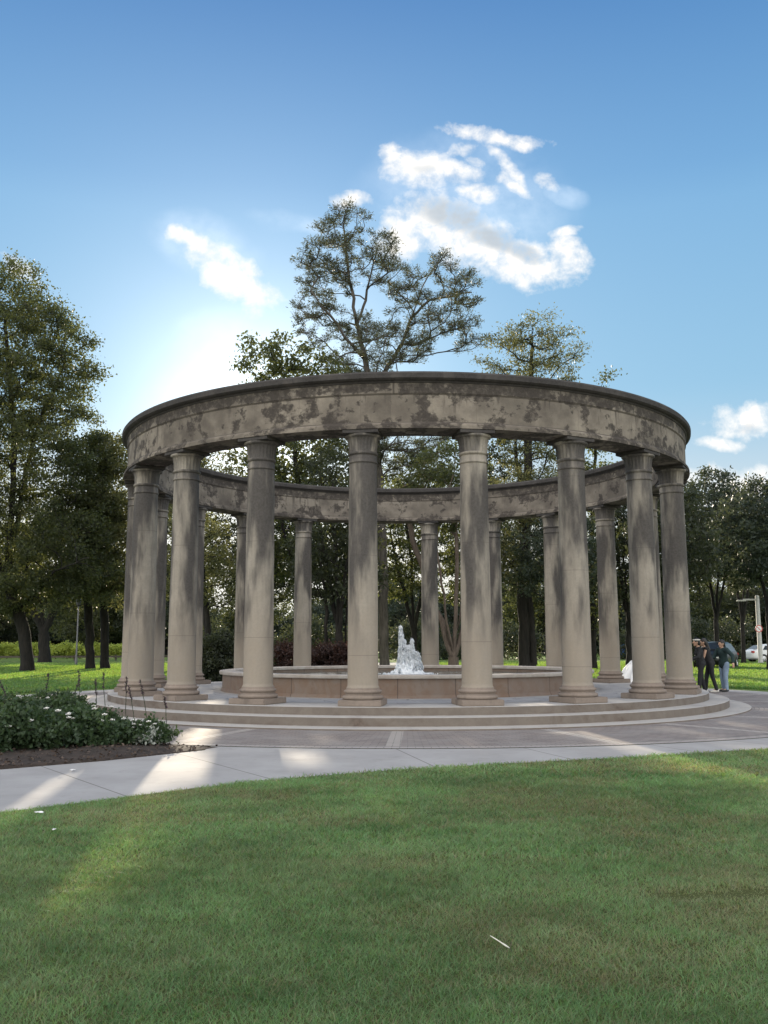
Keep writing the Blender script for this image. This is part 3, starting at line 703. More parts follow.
# three bare-ish patches that show in the photograph
for (cx_, cy_, rx, ry, k_) in ((2.35, 6.1, .75, .16, .9), (1.35, 9.6, .7, .3, .55), (.75, 5.5, .8, .35, .4), (-2.2, 8.5, .6, .4, .3)):
    dd = np.maximum(dd, k_*np.exp(-((x-cx_)/rx)**2-((y-cy_)/ry)**2)*(.5+dry2))
dryv = (rs.rand(n) < np.clip(dd+.19, 0, .92)).astype(float)*(.5+.5*rs.rand(n))
wr = np.exp(-((x-2.15)/.55)**4-((y-6.02-.12*(x-2.1))/.11)**2)*(.4+1.2*dry2)+.6*np.exp(-((x-1.5)/.35)**2-((y-9.9)/.35)**2)*dry2*1.5
kp = rs.rand(n) > np.clip(wr, 0, .9)*.75; h = h*(1-.6*np.clip(wr, 0, 1)); dryv = np.where(rs.rand(n) < wr, .25+.4*rs.rand(n), dryv)
x, y, h, w, dd, dryv, lean = x[kp], y[kp], h[kp], w[kp], dd[kp], dryv[kp], lean[kp]; n = len(x)
h = h*(1-.35*np.clip(dd, 0, 1)); th = rs.rand(n)*2*PI
B0 = np.c_[x, y, np.zeros(n)]; sd = np.c_[np.cos(th), np.sin(th), np.zeros(n)]*w[:, None]*.5
mid = B0+np.c_[lean*h[:, None]*.4, h*.6]; tipp = B0+np.c_[lean*h[:, None]*1.15, h*.97]
V = np.stack([B0-sd, B0+sd, mid+sd*.8, mid-sd*.8, tipp], 1).reshape(-1, 3); k = np.arange(n)*5
me = np_mesh('grass', V, np.stack([k, k+1, k+2, k+3], 1), np.stack([k+3, k+2, k+4], 1), attr={'rnd': np.repeat(np.clip(rs.rand(n)*.75+.9*(vn2(x*1.1, y*1.6, 4)-.42)+.5*(vn2(x*7, y*9, 2)-.45), 0, 1), 5), 'dry': np.repeat(dryv, 5)})
tag(link('grass', me, M['blade']), 'short green lawn grass with dry brown patches in the foreground', 'grass', kind='stuff')
# coarser tufts on the lawns beside and behind the ring
n = 200000; y = 28+50*rs.rand(n)**1.5; side = rs.rand(n) < .5
x = np.where(side, 4+rs.rand(n)*y*.5, -(6+rs.rand(n)*y*.45)); rr = np.hypot(x-CX, y-CY)
ok = (rr > 13.1) & ~((x < -9) & (y < 30.2)); x, y = x[ok], y[ok]; n = len(x)
D = rs.randn(n, 3)*np.array([.35, .35, .2])+np.array([0, 0, 1.]); P = np.c_[x, y, np.zeros(n)]
V, Q = leaf_arrays(P, D, .09+.06*rs.rand(n), .05+.04*rs.rand(n), rs)
me = np_mesh('grass', V, Q, attr={'rnd': np.repeat(rs.rand(n)*.38, 4), 'dry': np.repeat((rs.rand(n) < .04)*.5, 4)})
tag(link('grass', me, M['blade_far']), 'lawn grass under the trees beside the ring', 'grass', kind='stuff')

# ------------------------------------------------------------------ colonnade
root = empty('colonnade', (CX, CY, 0), 'round open limestone colonnade of twenty weathered columns carrying a dark-stained ring entablature', 'colonnade')
NSEG = 200
def ring_part(name, prof, m, parent, smooth=False, closed=True):
    o = from_bm(name, lathe_bm(prof, NSEG, closed=closed), m, parent)
    return o
def mirror(pr):  # outer profile (bottom to top) -> closed ring section
    return [(r, z) for r, z in pr]+[(2*RR-r, z) for r, z in pr[::-1]]
ent = ring_part('entablature', mirror([(7.36, 5.83), (7.34, 5.86), (7.34, 6.40), (7.352, 6.407), (7.352, 6.42), (7.365, 6.43), (7.365, 6.635)]), M['entab'], root)
ring_part('moulding', mirror([(7.36, 5.71), (7.425, 5.712), (7.425, 5.765), (7.40, 5.772), (7.395, 5.80), (7.37, 5.828)]), M['entab'], ent)
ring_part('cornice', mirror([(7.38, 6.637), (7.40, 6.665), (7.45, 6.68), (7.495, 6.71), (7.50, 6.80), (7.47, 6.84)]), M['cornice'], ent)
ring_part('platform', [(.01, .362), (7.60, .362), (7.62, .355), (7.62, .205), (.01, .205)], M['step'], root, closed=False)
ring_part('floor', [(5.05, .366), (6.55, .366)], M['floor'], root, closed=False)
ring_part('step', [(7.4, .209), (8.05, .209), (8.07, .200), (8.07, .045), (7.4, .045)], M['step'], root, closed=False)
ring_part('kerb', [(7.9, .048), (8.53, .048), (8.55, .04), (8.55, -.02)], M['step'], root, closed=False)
# column: sitting on the platform at z = .362; the shaft starts at .651
def column_parts():
    def L(prof, n=40, mod=None, smooth=True):
        bm = lathe_bm(prof, n, mod=mod); me = bpy.data.meshes.new('c'); bmesh.ops.recalc_face_normals(bm, faces=bm.faces); bm.to_mesh(me); bm.free()
        if smooth: me.polygons.foreach_set('use_smooth', [True]*len(me.polygons))
        return me
    # entasis
    sh = [(.318, .0), (.318, .05), (.300, .075), (.297, .12)]
    for k in range(1, 13):
        u = k/12; sh.append((.297-.024*u**1.6, .12+4.27*u))
    sh += [(.270, 4.40), (.270, 4.418), (.288, 4.420), (.294, 4.435), (.288, 4.45), (.276, 4.453), (.275, 4.56), (.266, 4.563), (.266, 4.585), (.288, 4.588), (.298, 4.60), (.302, 4.615), (.298, 4.63), (.284, 4.642)]
    shaft = L(sh)
    base = L([(.36, -.175), (.388, -.165), (.398, -.14), (.392, -.112), (.370, -.098), (.345, -.094), (.338, -.088), (.334, -.070), (.340, -.056), (.352, -.052), (.354, -.048), (.366, -.040), (.370, -.020), (.364, -.004), (.350, .004), (.330, .006), (.326, .012), (.326, .030), (.318, .05)], 40)
    def flute(a, j):
        if j in (1, 2, 3): return 1-.055*abs(math.cos(a*12))**2.2
        return 1
    cap = L([(.284, 4.642), (.281, 4.655), (.292, 4.80), (.312, 4.915), (.322, 4.93), (.345, 4.935), (.362, 4.955), (.362, 4.978), (.352, 4.988), (.1, 4.988)], 144, mod=flute, smooth=True)
    b = bmesh.new(); box_bm(b, -.355, .355, -.355, .355, 4.988, 5.058); bmesh.ops.bevel(b, geom=b.edges[:], offset=.008, segments=1, affect='EDGES'); ab = bpy.data.meshes.new('abacus'); b.to_mesh(ab); b.free()
    b = bmesh.new(); box_bm(b, -.415, .415, -.415, .415, -.289, -.175); bmesh.ops.bevel(b, geom=b.edges[:], offset=.012, segments=2, affect='EDGES'); pl = bpy.data.meshes.new('plinth'); b.to_mesh(pl); b.free()
    return shaft, base, cap, ab, pl
sh, ba, ca, ab, pl = column_parts()
first = None
for k in range(NC):
    a = PHI0+2*PI*k/NC; loc = (RR*math.sin(a), -RR*math.cos(a), .651)
    if first is None:
        col = link('column', sh, M['shaft'], root); first = col
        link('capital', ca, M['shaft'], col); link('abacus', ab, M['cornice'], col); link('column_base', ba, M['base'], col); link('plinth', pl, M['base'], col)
    else:
        col = first.copy(); C.objects.link(col); col.parent = root
        for ch in first.children:
            c = ch.copy(); C.objects.link(c); c.parent = col
    col.location = loc; col.rotation_euler = (0, 0, a)

# ------------------------------------------------------------------ fountain
ft = empty('fountain', (CX, CY, .362), 'round low marble basin with a foaming white water jet inside the colonnade', 'fountain')
dz = -.362
def fp(name, prof, m, closed=True, n=160, parent=None): return from_bm(name, lathe_bm([(r, z+dz) for r, z in prof], n, closed=closed), m, parent or ft)
fp('basin', [(4.86, .362), (4.84, .42), (4.82, .44), (4.82, .778), (4.52, .778), (4.52, .362)], M['basin'], closed=False)
fp('rim', [(4.80, .780), (4.89, .782), (4.90, .80), (4.90, .845), (4.885, .862), (4.50, .862), (4.48, .845), (4.48, .782)], M['rim'])
def water_mat():
    m, t, b = mat('pool_water'); tc = t.new('ShaderNodeTexCoord')
    t.put(b.inputs['Base Color'], (.05, .08, .085)); b.inputs['Roughness'].default_value = .06; b.inputs['IOR'].default_value = 1.33
    t.put(b.inputs['Normal'], t.bump(t.noise(tc.outputs['Object'], 5, 4, .5), .5, .03)); return m
fp('water', [(.01, .70), (4.52, .70)], water_mat(), closed=False, n=64)
def foam_mat():
    m, t, b = mat('water_foam'); tc = t.new('ShaderNodeTexCoord'); n = t.noise(tc.outputs['Object'], 12, 5, .7)
    t.put(b.inputs['Base Color'], t.mix(t.ramp(n, .3, .7), (.90, .94, .98), (.96, .97, .99))); b.inputs['Roughness'].default_value = .5
    b.inputs['Specular IOR Level'].default_value = .3
    tr = t.new('ShaderNodeBsdfTranslucent'); t.put(tr.inputs['Color'], (.93, .96, 1.)); ms = t.new('ShaderNodeMixShader'); ms.inputs[0].default_value = .3
    t.l.new(b.outputs[0], ms.inputs[1]); t.l.new(tr.outputs[0], ms.inputs[2]); t.l.new(ms.outputs[0], t.n['Material Output'].inputs[0])
    return m
M['foam'] = foam_mat()
rs = np.random.RandomState(4)
# strands of thrown water: streaks stretched along the flight of every arc
def streaks(P, D, r, L):
    n = len(P); D = D/(np.linalg.norm(D, axis=1, keepdims=True)+1e-9); R0 = rs.randn(n, 3); A1 = np.cross(D, R0); A1 /= np.linalg.norm(A1, axis=1, keepdims=True); A2 = np.cross(D, A1)
    r = r[:, None]; L = L[:, None]
    V = np.stack([P+A1*r, P+A2*r, P-A1*r, P-A2*r, P+D*L, P-D*L], 1).reshape(-1, 3); b = (np.arange(n)*6)[:, None]
    T = np.array([[0, 1, 4], [1, 2, 4], [2, 3, 4], [3, 0, 4], [1, 0, 5], [2, 1, 5], [3, 2, 5], [0, 3, 5]])
    return V, (b[:, :, None]+T[None]).reshape(-1, 3)
jets = [(-.20, 1.22, .03, 46), (-.17, 1.02, .045, 60), (-.14, .88, .09, 70), (.14, .92, .035, 30), (.02, .74, .12, 100), (.10, .66, .13, 100), (.22, .58, .10, 80), (-.05, .55, .16, 110), (.10, .42, .22, 130), (.28, .40, .10, 70)]
PP = []; DD = []; RA = []; LL = []
for jx, hh, spd, cnt in jets:
    for q in range(cnt):
        a = rs.rand()*6.28; s_ = spd*(rs.rand()**.5); top = hh*(.80+.25*rs.rand()); k = 22; u = np.sort(rs.rand(k)); w_ = u*1.75
        px_ = .04+jx*(.45+.55*np.minimum(u*1.3, 1))+math.cos(a)*s_*(.2+1.3*u); py_ = math.sin(a)*s_*(.2+1.3*u); pz = top*(1-(1-w_)**2)
        P = np.c_[px_, py_, pz]+rs.randn(k, 3)*.008; d = np.c_[np.full(k, jx*.7+math.cos(a)*s_*1.3), np.full(k, math.sin(a)*s_*1.3), top*2*(1-w_)*1.75]
        PP.append(P); DD.append(d); RA.append(.006+.009*rs.rand(k)); LL.append((.03+.05*rs.rand(k)))
n = 1500; a = rs.rand(n)*6.28; rr_ = .42+.45*rs.rand(n)**2; P = np.c_[.06+rr_*np.cos(a)*rs.rand(n)**.4, rr_*np.sin(a), rs.rand(n)*.05+.005]; PP.append(P); DD.append(rs.randn(n, 3)); RA.append(.008+.014*rs.rand(n)); LL.append(.012+.02*rs.rand(n))
P = np.concatenate(PP); D = np.concatenate(DD); r = np.concatenate(RA); L = np.concatenate(LL); ok = P[:, 2] > 0; P, D, r, L = P[ok], D[ok], r[ok], L[ok]; P[:, 2] += .70+dz
V, T = streaks(P, D, r, L)
jet = link('water_jet', np_mesh('water_jet', V, None, T, smooth=True), M['foam'], ft)
# the dense heart of the jet, one foaming body inside the streaks
Pc = []; rc = []
for jx, hh, spd, cnt in jets:
    for q in range(cnt//3):
        u = rs.rand()**1.2; w_ = u; a = rs.rand()*6.28; s_ = spd*.8*rs.rand()**.5*(1.25-u)
        Pc.append((.04+jx*(.35+.65*u)+math.cos(a)*s_, math.sin(a)*s_, hh*.93*u)); rc.append(.056*(1.15-.75*u)+.012*rs.rand())
for q in range(420):
    u = rs.rand()**1.6; a = rs.rand()*6.28; R0_ = .44*(1-u)**1.2+.05; Pc.append((.05+R0_*math.cos(a)*rs.rand()**.5-.05*u, R0_*math.sin(a)*rs.rand()**.5, u*.62)); rc.append(.035+.02*rs.rand())
Pc = np.array(Pc); Pc[:, 2] += .70+dz; rc = np.array(rc); V, T = streaks(Pc, np.tile(np.array([[0, 0, 1.]]), (len(Pc), 1)), rc, rc*2.2)
core = link('jet_core', np_mesh('jet_core', V, None, T, smooth=True), M['foam'], jet)
md = core.modifiers.new('r', 'REMESH'); md.mode = 'VOXEL'; md.voxel_size = .014; md.use_smooth_shade = True
md = core.modifiers.new('s', 'SMOOTH'); md.iterations = 2; md.factor = .5

# ------------------------------------------------------------------ flower bed
M['flower'] = plain('white_petals', (.78, .76, .72), .6, vary=.08); M['spike'] = plain('dried_flower_spikes', (.075, .045, .06), .9)
def flower(o, p, r, rs):
    bm = bmesh.new()
    for k in range(9):
        a = k*2.4; e = R_(15+55*(k/9)); rad = r*(1-.35*k/9)
        v0 = Vector(p); d1 = Vector((math.cos(a)*math.cos(e), math.sin(a)*math.cos(e), math.sin(e))); s = Vector((-math.sin(a), math.cos(a), 0))
        q = [v0, v0+d1*rad*.6+s*rad*.45, v0+d1*rad, v0+d1*rad*.6-s*rad*.45]; bm.faces.new([bm.verts.new(x) for x in q])
    from_bm('flower', bm, M['flower'], o)
bed = [  # px, base py(distance), width, height, seed, flowers, label
 (-22, 13.6, 1.1, .85, 201, 3, 'leafy bush at the left edge of the bed, cut by the frame'),
 (12, 13.9, 1.0, .80, 202, 6, 'rose bush near the left edge of the photo carrying several white blooms'),
 (48, 14.2, 1.0, .92, 203, 5, 'tallest rose bush in the front row of the bed'),
 (84, 14.5, .95, .86, 204, 4, 'round dark rose bush in the middle of the front row'),
 (118, 14.6, .85, .62, 205, 9, 'low rose bush crowded with white blooms'),
 (150, 14.75, .75, .55, 206, 7, 'smallest rose bush at the right tip of the bed'),
 (2, 16.4, 1.1, .80, 207, 3, 'back-row bush behind the leftmost white blooms'),
 (40, 16.8, 1.1, .86, 208, 2, 'back-row bush behind the tallest rose bush'),
 (78, 16.6, 1.0, .80, 209, 2, 'back-row bush with yellowish sunlit leaves'),
 (104, 16.0, .9, .72, 210, 3, 'back-row bush nearest the steps'),
 (10, 19.5, 1.3, .75, 211, 1, 'rear bush on the paving side at the left edge'),
 (56, 19.3, 1.2, .72, 212, 1, 'rear bush on the paving side, below the sunlit kerb'),
 (-60, 15.5, 1.3, .85, 213, 2, 'bush just outside the left edge of the bed view')]
for (px, dd_, w, h, sd, nf, lb) in bed:
    dd_ -= .55 if sd < 205 else (.3 if sd < 207 else 0)
    o = shrub('rose_bush', lb, px, dd_, w*.92, h*(.50+.34*((sd*7)%5)/4), 'shrub', sd, 36, 95, .068, cr=.17)
    rs = np.random.RandomState(sd)
    for k in range(nf):
        a = rs.uniform(PI*.95, PI*2.05); e = rs.uniform(.35, 1.25)
        flower(o, (math.cos(a)*w*.47*math.cos(e), math.sin(a)*w*.42*math.cos(e), h*.38+h*.33*math.sin(e)), rs.uniform(.04, .075), rs)
for k, (px, dd_, lb) in enumerate(((113, 14.35, 'silver-leaved plant under the low rose bush'), (150, 14.2, 'silver-leaved plant at the right tip of the bed'))):
    shrub('silver_plant', lb, px, dd_, .34, .26, 'silver', 220+k, 9, 45, .055, cr=.11)
rs = np.random.RandomState(33)
sp_l = ['outside the paving edge, furthest right', 'second from the right', 'over the low white-bloomed bush', 'before the lower step', 'tallest, before the kerb', 'behind the round dark bush', 'among the middle bushes', 'behind the tallest bush', 'left of the tallest bush', 'near the left edge']
for k, (px, dd_, h) in enumerate(((170, 14.7, .74), (151, 15.6, .95), (138, 15.4, .86), (128, 15.5, 1.0), (108, 15.8, 1.08), (101, 15.2, .98), (84, 15.8, 1.1), (66, 15.3, .98), (46, 15.9, 1.05), (22, 15.5, .95))):
    x = at(px, 644, dd_)[0]; o = empty('salvia', (x, dd_, 0), 'thin upright flower stalk with a dark seed head, '+sp_l[k], 'plant', 'dark flower stalks in the bed')
    pts = [np.array([0, 0, 0.])]; ln = rs.randn(2)*.07
    for s in range(1, 9): pts.append(np.array([ln[0]*s/8*(1+s/8)+rs.randn()*.004, ln[1]*s/8, h*s/8]))
    pts = np.array(pts); V, Q = frustums(pts[:-1], pts[1:], np.full(8, .006), np.full(8, .005), 5); link('stem', np_mesh('stem', V, Q), M['leaf_shrub'], o)
    u = rs.rand(60)[:, None]; P = pts[-1]*(1-u)+pts[-3]*u*1.0+pts[-1]*0; P = pts[-3]+(pts[-1]-pts[-3])*u
    D = rs.randn(60, 3); D[:, 2] = abs(D[:, 2]); V, Q = leaf_arrays(P, D, np.full(60, .035), np.full(60, .016), rs); link('flower_head', np_mesh('flower_head', V, Q), M['spike'], o)

# ------------------------------------------------------------------ litter on the lawn
def ground_at(px, py):
    dx, dy = (px-384)/F, (512-py)/F; Y = math.cos(PITCH)-dy*math.sin(PITCH); Z = math.sin(PITCH)+dy*math.cos(PITCH); t_ = -HC/Z; return dx*t_, Y*t_
x, y = ground_at(500, 953)
M['straw'] = plain('bleached_stalk', (.72, .70, .60), .6)
o = empty('dry_stalk', (x, y, .0), 'bleached dry stalk tilted up out of the foreground lawn', 'stalk')
pts = np.array([[-.052, .02, .075], [-.03, .012, .064], [-.012, .004, .055], [.0, 0, .048], [.022, -.008, .036], [.04, -.012, .026]]); V, Q = frustums(pts[:-1], pts[1:], np.array([.0015, .003, .0025, .003, .0045]), np.array([.003, .0025, .003, .0045, .002]), 6)
link('stem', np_mesh('stem', V, Q), M['straw'], o)
pts = np.array([[.04, -.012, .026], [.05, -.016, .014], [.062, -.02, .0], [.04, -.012, .026], [.047, -.01, .04], [.05, -.004, .055]]); V, Q = frustums(pts[[0, 1, 3, 4]], pts[[1, 2, 4, 5]], np.full(4, .0015), np.full(4, .001), 5)
link('rootlet', np_mesh('rootlet', V, Q), M['bark_grey'], o)
M['litter'] = plain('paper_scrap', (.75, .74, .72), .7)
for px, py, s, lb in ((38, 817, .05, 'white paper scrap by the path edge on the left lawn'), (53, 834, .03, 'tiny white scrap below the larger one on the left lawn'), (647, 757, .04, 'white scrap at the right lawn edge'), (72, 771, .045, 'small white scrap on the concrete path by the bed')):
    x, y = ground_at(px, py); bm = bmesh.new(); rs = np.random.RandomState(px)
    bmesh.ops.create_grid(bm, x_segments=4, y_segments=3, size=.5)
    for v in bm.verts: v.co = Vector((v.co.x*s*1.5, v.co.y*s*.8, .012+rs.rand()*s*.35))
    bmesh.ops.solidify(bm, geom=bm.faces[:], thickness=.002)
    o = from_bm('paper_scrap', bm, M['litter'], loc=(x, y, .03 if py > 780 else .008)); o.rotation_euler = (0, 0, rs.rand()*3); tag(o, lb, 'litter')

# ------------------------------------------------------------------ street furniture and cars
M['pole'] = plain('weathered_white_pole', (.42, .41, .38), .6); M['pole_grey'] = plain('grey_pole', (.12, .12, .12), .5)
M['dark_metal'] = plain('dark_metal', (.04, .04, .042), .5); M['sign_white'] = plain('sign_face', (.8, .8, .8), .4); M['sign_red'] = plain('sign_red', (.55, .03, .03), .4)
M['black'] = plain('tyre_rubber', (.02, .02, .02), .8); M['glass'] = plain('car_glass', (.03, .035, .04), .08); M['chrome'] = plain('wheel_alloy', (.5, .5, .5), .3, .8)
M['tail'] = plain('tail_lamp_red', (.45, .02, .02), .25); M['head'] = plain('head_lamp', (.75, .75, .72), .15); M['wood'] = plain('weathered_rail', (.09, .075, .06), .9)
x, y = ground_at(760.5, 665)
o = empty('utility_pole', (x, y, 0), 'thick pale pole with a round no-parking sign at the right edge', 'pole')
from_bm('pole', lathe_bm([(.20, 0), (.20, .12), (.165, .16), (.14, 4.9), (.10, 5.0), (.01, 5.02)], 20), M['pole'], o, smooth=True)
bm = bmesh.new(); box_bm(bm, -1.05, .1, -.05, .05, 4.62, 4.74); box_bm(bm, -1.5, -.85, -.14, .14, 4.55, 4.66); bmesh.ops.bevel(bm, geom=bm.edges[:], offset=.02, segments=2, affect='EDGES'); from_bm('sunlit_bough_arm', bm, M['pole'], o)  # pale arm added in place of bright sunlit branch leaves
Mx = Matrix.Rotation(R_(90), 4, 'X')
bm = bmesh.new(); bmesh.ops.create_cone(bm, cap_ends=True, segments=28, radius1=.27, radius2=.27, depth=.02, matrix=Matrix.Translation((-.08, -.20, 2.55)) @ Mx); sg = from_bm('sign', bm, M['sign_white'], o)
bm = bmesh.new()
for i in range(28):
    a0, a1 = 2*PI*i/28, 2*PI*(i+1)/28
    q = [(-.08+r*math.cos(a), -.216, 2.55+r*math.sin(a)) for r, a in ((.21, a0), (.265, a0), (.265, a1), (.21, a1))]; bm.faces.new([bm.verts.new(v) for v in q])
box_bm(bm, -.21, .21, -.004, 0, -.022, .022, Matrix.Translation((-.08, -.212, 2.55)) @ Matrix.Rotation(R_(45), 4, 'Y')); from_bm('sign_ring', bm, M['sign_red'], sg)
x, y = ground_at(75.5, 664.5)
o = empty('lamp_post', (x, y, 0), 'thin grey lamp post on the left lawn among the trunks', 'lamp post')
from_bm('pole', lathe_bm([(.10, 0), (.10, .5), (.06, .55), (.045, 4.4), (.01, 4.4)], 12), M['pole_grey'], o, smooth=True)
from_bm('lamp_head', lathe_bm([(.03, 4.4), (.16, 4.5), (.20, 4.85), (.24, 4.88), (.06, 5.05), (.01, 5.1)], 12), M['dark_metal'], o)
o = empty('rail_fence', (-34, 92, 0), 'low dark rail fence across the far left lawn', 'fence')
bm = bmesh.new(); box_bm(bm, -32, 24, -.05, .05, .30, .48); from_bm('rail', bm, M['wood'], o)
for k in range(-32, 25, 4):
    bm = bmesh.new(); box_bm(bm, k-.07, k+.07, .052, .19, 0, .55); from_bm('post', bm, M['wood'], o)

def car(label, loc, rz, col, suv=False, name='parked_car', group=None):
    o = empty(name, loc, label, 'car', group, rz)
    paint = plain('car_paint', col, .35, 0, .03, coat=.3)
    L, H = 4.5, (1.62 if suv else 1.44)
    # longitudinal body sections: x, half width at sill, z bottom, belt z, roof z, roof half width
    sec = [(-2.22, .70, .38, .72, .74, .55), (-2.12, .82, .26, .92, .96, .66), (-1.75, .88, .22, .97, (1.30 if suv else 1.02), .64), (-1.2, .90, .20, .97, H-.06, .62), (-.3, .90, .20, .95, H, .62),
           (.45, .90, .20, .94, H-.08, .61), (1.05, .89, .20, .93, (1.06), .63), (1.5, .87, .22, .88, .93, .62), (2.0, .80, .26, .76, .80, .56), (2.2, .66, .36, .60, .62, .48)]
    bm = bmesh.new(); rings = []
    for (x, w, zb, zt, zr, wr) in sec:
        pr = [(w*.9, zb), (w, zb+.16), (w*1.01, (zb+zt)/2+.05), (w*.97, zt), (wr+.02, zr-.05), (wr*.85, zr), (0, zr+.015)]
        rings.append([bm.verts.new((x, yy, z)) for yy, z in pr]+[bm.verts.new((x, -yy, z)) for yy, z in pr[-2::-1]])
    n = len(rings[0])
    for A, B in zip(rings[:-1], rings[1:]):
        for j in range(n): bm.faces.new([A[j], B[j], B[(j+1) % n], A[(j+1) % n]])
    bm.faces.new(rings[0]); bm.faces.new(rings[-1][::-1])
    body = from_bm('body', bm, paint, o, smooth=True); md = body.modifiers.new('s', 'SUBSURF'); md.levels = md.render_levels = 2
    def pane(name, pts):
        bm = bmesh.new(); bm.faces.new([bm.verts.new(p) for p in pts]); return from_bm(name, bm, M['glass'], o)
    for s in (-1, 1):
        pane('side_window', [(-1.35, s*.872, .99), (.78, s*.872, .97), (.30, s*.665, H-.16), (-1.05, s*.665, H-.14)])
    zr = 1.24 if suv else 1.06
    pane('rear_window', [(-2.02 if suv else -1.86, .60, 1.02), (-2.02 if suv else -1.86, -.60, 1.02), (-1.36, -.52, H-.12), (-1.36, .52, H-.12)])
    pane('windscreen', [(1.16, .62, 1.0), (1.16, -.62, 1.0), (.56, -.54, H-.10), (.56, .54, H-.10)])
    for xw in (-1.32, 1.36):
        for s in (-1, 1):
            wb = lathe_bm([(.20, -.11), (.31, -.11), (.33, -.07), (.33, .07), (.31, .11), (.20, .11)], 24)
            for v in wb.verts: v.co = Vector((v.co.x+xw, v.co.z+s*.82, v.co.y+.33))
            t_ = from_bm('wheel', wb, M['black'], o, smooth=True)
            rb = lathe_bm([(.01, .085), (.07, .10), (.19, .07), (.205, .095)], 20)
            for v in rb.verts: v.co = Vector((v.co.x+xw, s*(v.co.z+.82), v.co.y+.33))
            from_bm('rim', rb, M['chrome'], t_)
    for s in (-1, 1):
        bm = bmesh.new(); box_bm(bm, -2.19, -2.0, min(s*.56, s*.84), max(s*.56, s*.84), .74, .90); bmesh.ops.bevel(bm, geom=bm.edges[:], offset=.03, segments=2, affect='EDGES'); from_bm('tail_light', bm, M['tail'], o)
        bm = bmesh.new(); box_bm(bm, 1.95, 2.12, min(s*.45, s*.76), max(s*.45, s*.76), .58, .70); bmesh.ops.bevel(bm, geom=bm.edges[:], offset=.03, segments=2, affect='EDGES'); from_bm('headlight', bm, M['head'], o)
    return o
x, y = ground_at(716, 669); car('black car parked behind the three people', (x, y, .01), R_(236), (.012, .012, .014), True)
x, y = ground_at(779, 664); car('white car with a red tail light parked at the right edge', (x, y+1, .01), R_(8), (.75, .75, .74))
x = at(624, 644, 92)[0]; car('blue car glimpsed far off between the right columns', (x, 92, .01), R_(170), (.05, .16, .45))

# ------------------------------------------------------------------ people
M['skin'] = plain('skin', (.42, .25, .17), .55, vary=.05); M['hair'] = plain('dark_hair', (.015, .011, .009), .5)
M['cloth_black'] = plain('black_cloth', (.012, .012, .014), .85); M['cloth_green'] = plain('dark_green_knit', (.012, .030, .030), .9); M['jeans'] = plain('light_blue_denim', (.22, .29, .38), .85)
M['gown'] = plain('white_satin', (.80, .79, .78), .5, vary=.04); M['shoe_w'] = plain('pale_shoes', (.6, .57, .52), .6); M['shoe_b'] = plain('black_shoes', (.02, .02, .02), .5)
def blob(bm, p, r, s=(1, 1, 1)):
    m_ = Matrix.Translation(p) @ Matrix.Diagonal((*s, 1)); bmesh.ops.create_uvsphere(bm, u_segments=14, v_segments=10, radius=r, matrix=m_)
def cap_(bm, a, b, ra, rb):
    a = Vector(a); b = Vector(b); d = b-a; L = d.length
    q = d.to_track_quat('Z', 'Y').to_matrix().to_4x4()
    bmesh.ops.create_cone(bm, cap_ends=True, segments=14, radius1=ra, radius2=rb, depth=L, matrix=Matrix.Translation((a+b)/2) @ q)
    blob(bm, a, ra); blob(bm, b, rb)
def fuse(name, bm, m, parent, vox=.010, sm=4):
    o = from_bm(name, bm, m, parent, smooth=True)
    r = o.modifiers.new('r', 'REMESH'); r.mode = 'VOXEL'; r.voxel_size = vox; r.use_smooth_shade = True
    s_ = o.modifiers.new('s', 'SMOOTH'); s_.iterations = sm; s_.factor = .5
    return o
def lerp(a, b, t): return Vector(a)*(1-t)+Vector(b)*t
